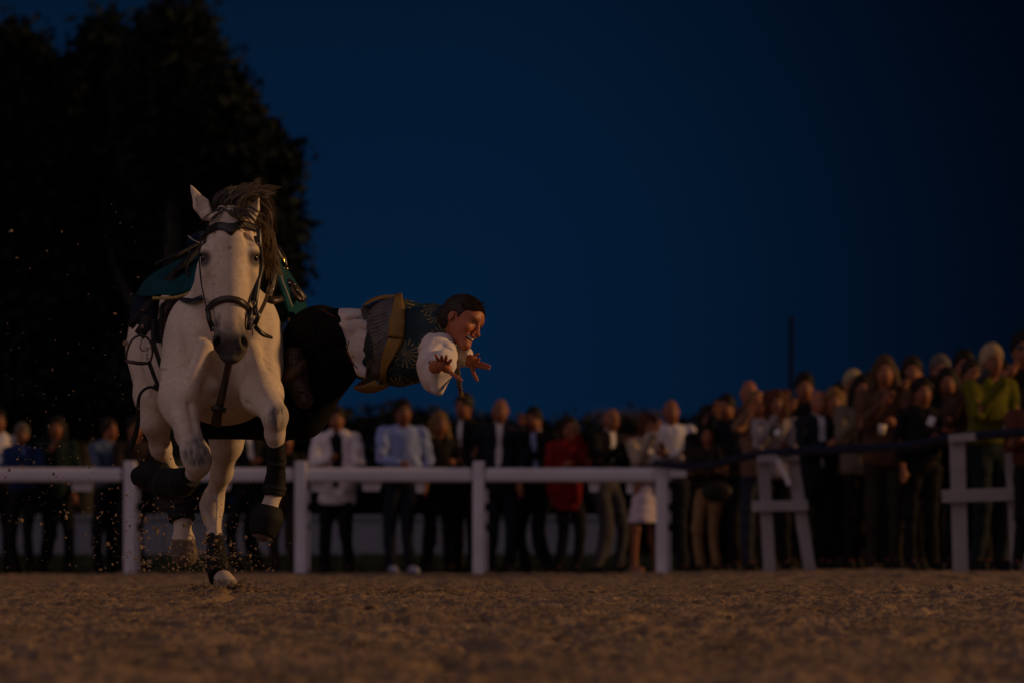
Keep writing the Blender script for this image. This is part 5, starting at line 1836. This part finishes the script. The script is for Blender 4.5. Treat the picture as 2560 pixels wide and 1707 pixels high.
person('fair short haired woman standing behind in a pale coat', 2128, 55.0, 926, ('down', 'down'), 'coat', (0.09, 0.07, 0.05), hairc=HW, hairtype='short', skin=1.1)
person('dark haired woman in a cream jacket with hands together', 2156, 53.2, 938, ('clap', 'hold'), 'jacket', (0.12, 0.095, 0.07), inner=BLACK, hairc=HB, hairtype='long', topz=0.85)
person('woman with long wavy brown hair in a brown top and patterned trousers', 2212, 51.5, 890, ('clap', 'hold'), 'top', (0.085, 0.042, 0.027), legs=(0.022, 0.018, 0.014), hairc=(0.05, 0.026, 0.012), hairtype='long', topz=0.85, skin=1.15)
person('man with tousled dark hair looking out behind the brown haired woman', 2286, 52.5, 892, ('down', 'down'), 'shirt', (0.05, 0.04, 0.035), hairc=HD_, skin=1.15)
person('man in a black polo shirt with bare arms holding a white phone', 2312, 49.8, 945, ('down', 'hold'), 'top', BLACK, inner=None, hairc=HB, collar=1, yaw=0.2)
person('fair haired man at the back of the right-hand crowd', 2352, 52.0, 888, ('down', 'down'), 'shirt', BROWN, hairc=HG, skin=1.1)
person('dark haired woman in black close behind the large trestle', 2372, 50.0, 920, ('hold', 'cross'), 'top', BLACK, hairc=HB, hairtype='bob', skin=0.9)
person('dark haired tall man near the white haired woman', 2408, 50.6, 876, ('down', 'down'), 'jacket', (0.03, 0.015, 0.012), hairc=HB)
person('spectator holding both hands in front of the face beside the lime jacket', 2436, 49.0, 900, ('high', 'high'), 'top', (0.04, 0.02, 0.015), hairc=HD_, skin=1.0)
tl, hl = person('white haired woman in a lime green jacket holding a phone to her face', 2472, 47.9, 862, ('phone', 'hold'), 'jacket', LIME, hairc=HW, hairtype='short', topz=0.98, legs=(0.008, 0.014, 0.02), build=0.95, yaw=0.35, skin=0.9)
person('tall dark haired man in sunglasses at the right edge', 2544, 49.4, 832, ('down', 'cross'), 'coat', BLACK, hairc=HB, glasses=True, skin=1.1, topz=0.6)
person('spectator in a reddish brown jumper at the right edge in front', 2580, 47.0, 950, ('cross', 'cross'), 'jumper', (0.09, 0.03, 0.02), hairc=HD_, hairtype='bob')

# more of the crowd, close behind the front row
person('dark clothed spectator peeping between the sunglasses woman and the bald old man', 1800, 58.6, 1000, ('down', 'down'), 'jacket', BLACK, hairc=HB, yaw=-0.3)
person('spectator in black with raised hands behind the clapping light haired woman', 1922, 56.6, 984, ('cheer', 'clap'), 'top', BLACK, hairc=HD_, hairtype='bob', skin=1.1)
person('grey haired spectator in a dark coat behind the curly haired woman', 1975, 56.0, 980, ('high', 'down'), 'coat', (0.012, 0.01, 0.01), hairc=HG, topz=0.7)
person('dark haired spectator squeezed behind the blonde woman in the dark top', 2104, 56.4, 958, ('clap', 'down'), 'top', BLACK, hairc=HB, skin=1.0)
person('spectator in a dark hooded coat just left of the brown haired woman', 2182, 53.6, 930, ('clap', 'high'), 'coat', (0.01, 0.009, 0.008), hairc=HD_, hairtype='bob', topz=0.7)
person('dark dressed woman right of the brown haired woman, hands at her chin', 2254, 52.0, 930, ('high', 'clap'), 'top', BLACK, hairc=HB, hairtype='long', skin=1.1)
person('short dark spectator standing behind the black polo shirt', 2338, 51.4, 940, ('down', 'hold'), 'jacket', BLACK, hairc=HB, skin=0.9)
person('spectator in a black coat behind the white haired woman', 2508, 49.2, 905, ('clap', 'down'), 'coat', BLACK, hairc=HB, topz=0.6, skin=0.9)

# things in hands
M_PHONE = material('phone_case', (0.02, 0.02, 0.022), 0.25)
M_PHONEW = material('white_phone', (0.7, 0.68, 0.7), 0.3)
M_CUP = material('plastic_cup', (0.65, 0.55, 0.42), 0.35)
p = P(2458, 940, 47.5)
tag(MB().box((-.036, -.005, -.075), (.036, .005, .075), 0.004, M=[[.8, 0, .6], [0, 1, 0], [-.6, 0, .8]], c=p).build('phone', M_PHONE), 'dark phone held up by the woman in the lime jacket', 'phone')
p = P(2328, 1052, 49.35)
tag(MB().box((-.032, -.005, -.04), (.032, .005, .04), 0.004, M=[[.9, 0, .4], [0, 1, 0], [-.4, 0, .9]], c=p).build('phone', M_PHONEW), 'small white phone held by the man in the black polo shirt', 'phone')
cp = thing('drink_cup', 'pale plastic cup in the hand of the woman in the brown top', 'cup', P(2203, 1085, 51.0))
mb = MB()
mb.tube([P(2203, 1085, 51.0), P(2205, 1072, 51.0), P(2207, 1060, 51.0)], [0.028, 0.033, 0.038], 12)
mb.build('cup', M_CUP, cp)
cm = thing('camera', 'black and silver camera held by the curly haired woman', 'camera', P(1940, 1085, 53.5))
mb = MB().box((-.065, -.03, -.042), (.065, .03, .042), 0.01, c=P(1940, 1080, 53.5))
mb.box((-.025, -.02, .043), (.025, .02, .062), 0.006, c=P(1940, 1080, 53.5)).build('camera_body', M_PHONE, cm, False)
MB().tube([P(1944, 1081, 53.465), P(1945, 1082, 53.43), P(1946, 1082, 53.39)], [0.034, 0.036, 0.034], 14).build('lens', M_PHONEW, cm)
bg_ = thing('shoulder_bag', 'dark shoulder bag of the spectator in beige trousers', 'bag', P(1795, 1225, 55.6))
bf = Field.box(P(1740, 1300, 55.6) - (0, .12, 0), P(1850, 1160, 55.6) + (0, .12, 0), 0.014)
bf.ell(P(1792, 1228, 55.6), (0.15, 0.06, 0.11), k=0.02)
bf.mesh('bag_body', cloth('bag_leather', (0.015, 0.012, 0.01), 0.5), bg_)
MB().tube(resample(pp((1765, 1200, 55.6), (1790, 1110, 55.72), (1815, 1195, 55.6)), 14), 0.012, 6).build('handle', cloth('bag_leather', (0.015, 0.012, 0.01), 0.5), bg_)
# ------------------------------------------------------------------ behind the crowd
M_WALL = material('pale_wall', (0.17, 0.185, 0.22), 0.85, noise=(1.2, 0.12), bump=(8, 0.2, 0.01))
wl_ = thing('low_wall', 'long low pale wall behind the spectators beyond the grass verge', 'wall', (P(600, 0, 76)[0], 76, 0.1))
xa, xb = P(-500, 0, 76)[0], P(1560, 0, 76)[0]
n = 9
for i in range(n):
    a, b = xa + (xb - xa) * i / n, xa + (xb - xa) * (i + 1) / n
    MB().box((a + 0.004, 75.9, -0.05), (b - 0.004, 76.1, P(0, 1288, 76)[2] - 0.05), 0.01).build('panel', M_WALL, wl_, False)
MB().box((xa, 75.86, P(0, 1288, 76)[2] - 0.05), (xb, 76.14, P(0, 1288, 76)[2] + 0.01), 0.01).build('coping', M_WALL, wl_, False)

M_LEAF = material('night_foliage', (0.0045, 0.0095, 0.007), 0.8, noise=(0.8, 0.5), spec=0.15)  # leaf colours here and below darkened to stand for light fading with distance
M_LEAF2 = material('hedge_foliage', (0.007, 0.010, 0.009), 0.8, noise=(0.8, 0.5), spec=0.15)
M_BARK = material('bark', (0.02, 0.017, 0.013), 0.95, noise=(6, 0.4), bump=(20, 0.8, 0.03))
M_GRASS = material('verge_grass', (0.022, 0.03, 0.012), 0.8, noise=(2, 0.4), spec=0.2)


def leaves(C, size, rg):
    """one bent leaf-sized quad at each point of C, random direction"""
    n = len(C)
    u = rg.normal(size=(n, 3)); u /= np.linalg.norm(u, axis=1, keepdims=True)
    v = np.cross(u, rg.normal(size=(n, 3))); v /= np.linalg.norm(v, axis=1, keepdims=True)
    s = (size * rg.uniform(0.6, 1.3, n))[:, None]
    V = np.stack([C - u * s, C + v * s * 0.45, C + u * s, C - v * s * 0.45], 1).reshape(-1, 3)
    Q = np.arange(4 * n).reshape(n, 4)
    return V, Q


def blob_points(n, blobs, rg, shell=0.5):
    """points in a set of ellipsoids (centre, radii), denser towards their skins and gathered in sprays"""
    vol = np.array([b[1][0] * b[1][1] * b[1][2] for b in blobs]) ** (2 / 3)
    k = rg.choice(len(blobs), n, p=vol / vol.sum())
    c = np.array([b[0] for b in blobs])[k]
    r = np.array([b[1] for b in blobs])[k]
    d = rg.normal(size=(n, 3)); d /= np.linalg.norm(d, axis=1, keepdims=True)
    rad = rg.uniform(shell, 1.0, n) ** 0.6
    return c + d * r * rad[:, None]


def tree(label, base, limbs, blobs, nsprays, per, spray, leaf, seed, mat=M_LEAF):
    rg = np.random.default_rng(seed)
    t = thing('tree', label, 'tree', base, 'dark trees at the left')
    mb = MB()
    for pts, rs in limbs:
        mb.tube(resample(pts, 10), rs, 8)
    mb.build('trunk', M_BARK, t)
    c = blob_points(nsprays, blobs, rg)
    C = np.repeat(c, per, 0) + rg.normal(size=(nsprays * per, 3)) * spray
    V, Q = leaves(C, leaf, rg)
    mesh_obj('crown', V, Q, mat, t, False)
    return t


def pblobs(l, d, dep=1.6):
    return [(P(x, y, d + dz), (S(rx, d), max(S(rx, d) * 0.9, 0.5), S(ry, d))) for x, y, rx, ry, dz in l]


TD = 80.0
bt = P(430, 1405, TD); bt[2] = 0.1
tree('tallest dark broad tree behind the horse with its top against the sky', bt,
     [([bt, P(425, 1000, TD), P(440, 500, TD), P(455, 120, TD)], [0.24, 0.2, 0.13, 0.03]),
      ([P(425, 1000, TD), P(560, 760, TD - 1), P(690, 560, TD - 1)], [0.12, 0.08, 0.02]),
      ([P(430, 900, TD), P(300, 700, TD + 1), P(250, 480, TD + 1)], [0.12, 0.08, 0.02]),
      ([P(437, 700, TD), P(540, 480, TD), P(620, 330, TD)], [0.1, 0.06, 0.02])],
     pblobs([(462, 72, 32, 46, 0), (420, 110, 70, 70, 0), (478, 135, 45, 60, .5), (420, 230, 130, 120, 0), (535, 225, 60, 65, -.5), (570, 300, 75, 75, 0), (470, 380, 170, 150, .5),
             (610, 380, 80, 70, -.5), (690, 405, 40, 32, 0), (590, 500, 110, 95, 0), (705, 540, 42, 36, .5), (672, 600, 55, 62, -.5), (600, 680, 140, 120, 0), (480, 560, 180, 160, 1), (630, 740, 60, 90, 0.5),
             (520, 850, 160, 150, 0), (610, 860, 65, 70, 0), (430, 960, 200, 110, .5), (600, 980, 130, 90, 0), (665, 700, 40, 40, .5), (650, 950, 60, 60, 0)], TD), 3600, 15, 0.15, 0.10, 3)
bt = P(200, 1405, 82); bt[2] = 0.1
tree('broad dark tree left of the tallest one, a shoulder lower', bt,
     [([bt, P(205, 900, 82), P(260, 400, 82), P(270, 130, 82)], [0.22, 0.18, 0.1, 0.03]), ([P(205, 900, 82), P(120, 640, 82), P(100, 400, 82)], [0.1, 0.07, 0.02])],
     pblobs([(272, 110, 40, 55, 0), (285, 190, 75, 90, 0), (240, 260, 80, 80, .5), (200, 200, 45, 40, 0), (330, 320, 110, 130, 0), (220, 400, 130, 130, 0), (180, 560, 160, 150, 0), (320, 560, 140, 150, 0),
             (200, 740, 170, 150, 0), (330, 780, 150, 150, 0), (240, 930, 180, 130, 0), (150, 300, 50, 60, 0)], 82), 3000, 15, 0.15, 0.10, 5)
bt = P(20, 1405, 81); bt[2] = 0.1
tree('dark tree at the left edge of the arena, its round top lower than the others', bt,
     [([bt, P(20, 900, 81), P(35, 500, 81), P(40, 180, 81)], [0.22, 0.18, 0.1, 0.03])],
     pblobs([(42, 115, 40, 38, 0), (60, 180, 60, 60, 0), (0, 160, 45, 50, 0), (40, 280, 110, 100, 0), (120, 240, 40, 60, .5), (-60, 330, 100, 110, 0), (60, 420, 130, 130, 0), (20, 600, 170, 160, 0), (60, 780, 180, 150, 0),
             (-80, 700, 150, 200, 0), (40, 940, 200, 130, 0), (-150, 480, 120, 150, 0)], 81), 3000, 15, 0.15, 0.10, 6)

# far dark hedge and trees along the horizon, read as one mass
rg = np.random.default_rng(9)
bl = []
for x in range(-800, 3400, 40):
    top = np.interp(x, [-300, 700, 800, 900, 1000, 1300, 1500, 1700, 1850, 2900], [900, 960, 1045, 1030, 1035, 1050, 1055, 1055, 1062, 1062]) + rg.normal() * 2.5
    y = top + 30
    while y < 1400:
        bl.append((P(x + rg.normal() * 8, y, 95 + rg.normal() * 0.8), (S(42, 95), 0.7, S(36, 95))))
        y += 50
c = blob_points(19000, bl, rg, 0.2)
C = np.repeat(c, 5, 0) + rg.normal(size=(len(c) * 5, 3)) * 0.10
C = C[C[:, 2] > 0.0]
V, Q = leaves(C, 0.11, rg)
tag(mesh_obj('hedgerow', V, Q, M_LEAF2, None, False), kind='stuff')
# grass verge
n = 26000
gx = rg.uniform(-9, 9, n); gy = rg.uniform(58.6, 75.5, n)
gz_ = -0.01 + 0.16 * sstep(60, 74, gy)
h = rg.uniform(0.03, 0.10, n)
B0 = np.stack([gx, gy, gz_ - 0.01], 1)
lean_ = rg.normal(size=(n, 2)) * 0.03
V = np.stack([B0 - (0.012, 0, 0), B0 + (0.012, 0, 0), B0 + np.stack([lean_[:, 0], lean_[:, 1], h], 1)], 1).reshape(-1, 3)
tag(mesh_obj('grass', V, np.arange(3 * n).reshape(n, 3), M_GRASS, None, False), kind='stuff')

pole = thing('flag_pole', 'slim dark pole rising behind the right-hand crowd', 'pole', P(1978, 1400, 70))
MB().tube(pp((1976, 1405, 70), (1977, 1100, 70), (1978, 800, 70)), [0.032, 0.030, 0.026], 8).ball(P(1978, 799, 70), 0.032).build('mast', material('dark_mast', (0.006, 0.008, 0.012), 0.95, spec=0.03), pole)
fb = thing('far_building', 'long pale flat building far beyond the hedgerow', 'building', P(1580, 1392, 420))
a, b = P(1500, 1060, 420), P(1640, 1026, 420)
MB().box((a[0], 420, 0), (b[0], 432, b[2] - 0.4), 0.05).build('wall', material('far_wall', (0.35, 0.25, 0.26), 0.9), fb, False)
MB().box((a[0] - .5, 419.5, b[2] - 0.39), (b[0] + .5, 432.5, b[2]), 0.05).build('roof', material('far_roof', (0.12, 0.09, 0.1), 0.9), fb, False)

# ------------------------------------------------------------------ sand thrown up by the hooves
rg = np.random.default_rng(21)
n = 1700
kind = rg.random(n)
px = np.where(kind < 0.55, rg.normal(440, 105, n), rg.uniform(10, 470, n))
py = np.where(kind < 0.55, 1425 - np.abs(rg.normal(0, 95, n)), 1420 - rg.gamma(1.7, 190, n))
near = rg.random(n) < 0.25
px = np.where(near, rg.normal(540, 60, n), px); py = np.where(near, 1430 - np.abs(rg.normal(0, 60, n)), py)
keep = (px > 8) & (px < 900) & (py > 470)
px, py = px[keep], py[keep]
n = len(px)
dd = rg.uniform(25.6, 28.3, n)
sz = np.clip(0.0018 * rg.lognormal(0.25, 0.66, n), 0.0011, 0.012)
ico_v, ico_f = [], []
bm = bmesh.new()
bmesh.ops.create_icosphere(bm, subdivisions=1, radius=1.0)
ico_v = np.array([v.co for v in bm.verts]); ico_f = np.array([[v.index for v in f.verts] for f in bm.faces])
bm.free()
C = np.array([P(a, b, d) for a, b, d in zip(px, py, dd)])
V = ico_v[None] * (sz[:, None, None] * rg.uniform(0.5, 1.25, (n, len(ico_v), 1))) * rg.uniform(0.7, 1.5, (n, 1, 3)) + C[:, None]
F = (ico_f[None] + (np.arange(n) * len(ico_v))[:, None, None]).reshape(-1, 3)
M_CLOD = material('flying_sand', (0.24, 0.17, 0.115), 0.95, spec=0.1)
tag(mesh_obj('flying_sand', V.reshape(-1, 3), F, M_CLOD, None, False), kind='stuff')
# clods lying on the arena
n = 2600
yy = 10.5 + 27 * rg.random(n) ** 1.1
xx = rg.uniform(-0.115, 0.115, n) * yy
zz = sand_height(xx, yy)
sz = np.clip(0.006 * rg.lognormal(0, 0.5, n), 0.003, 0.022)
m = 260
hx_ = rg.normal(0, 0.10, m) + HOOF_AT[0] + 0.02
hy_ = HOOF_AT[1] - 0.18 + rg.normal(0, 0.12, m)
xx = np.concatenate([xx, hx_]); yy = np.concatenate([yy, hy_])
zz = np.concatenate([zz, sand_height(hx_, hy_) + np.abs(rg.normal(0, 0.012, m))]); sz = np.concatenate([sz, rg.uniform(0.003, 0.009, m)])
n = len(xx)
C = np.stack([xx, yy, zz], 1)
V = ico_v[None] * (sz[:, None, None] * rg.uniform(0.6, 1.3, (n, len(ico_v), 1))) * np.array((1.3, 1.3, 0.8)) + C[:, None]
F = (ico_f[None] + (np.arange(n) * len(ico_v))[:, None, None]).reshape(-1, 3)
tag(mesh_obj('sand_clods', V.reshape(-1, 3), F, M_SAND, None, False), kind='stuff')
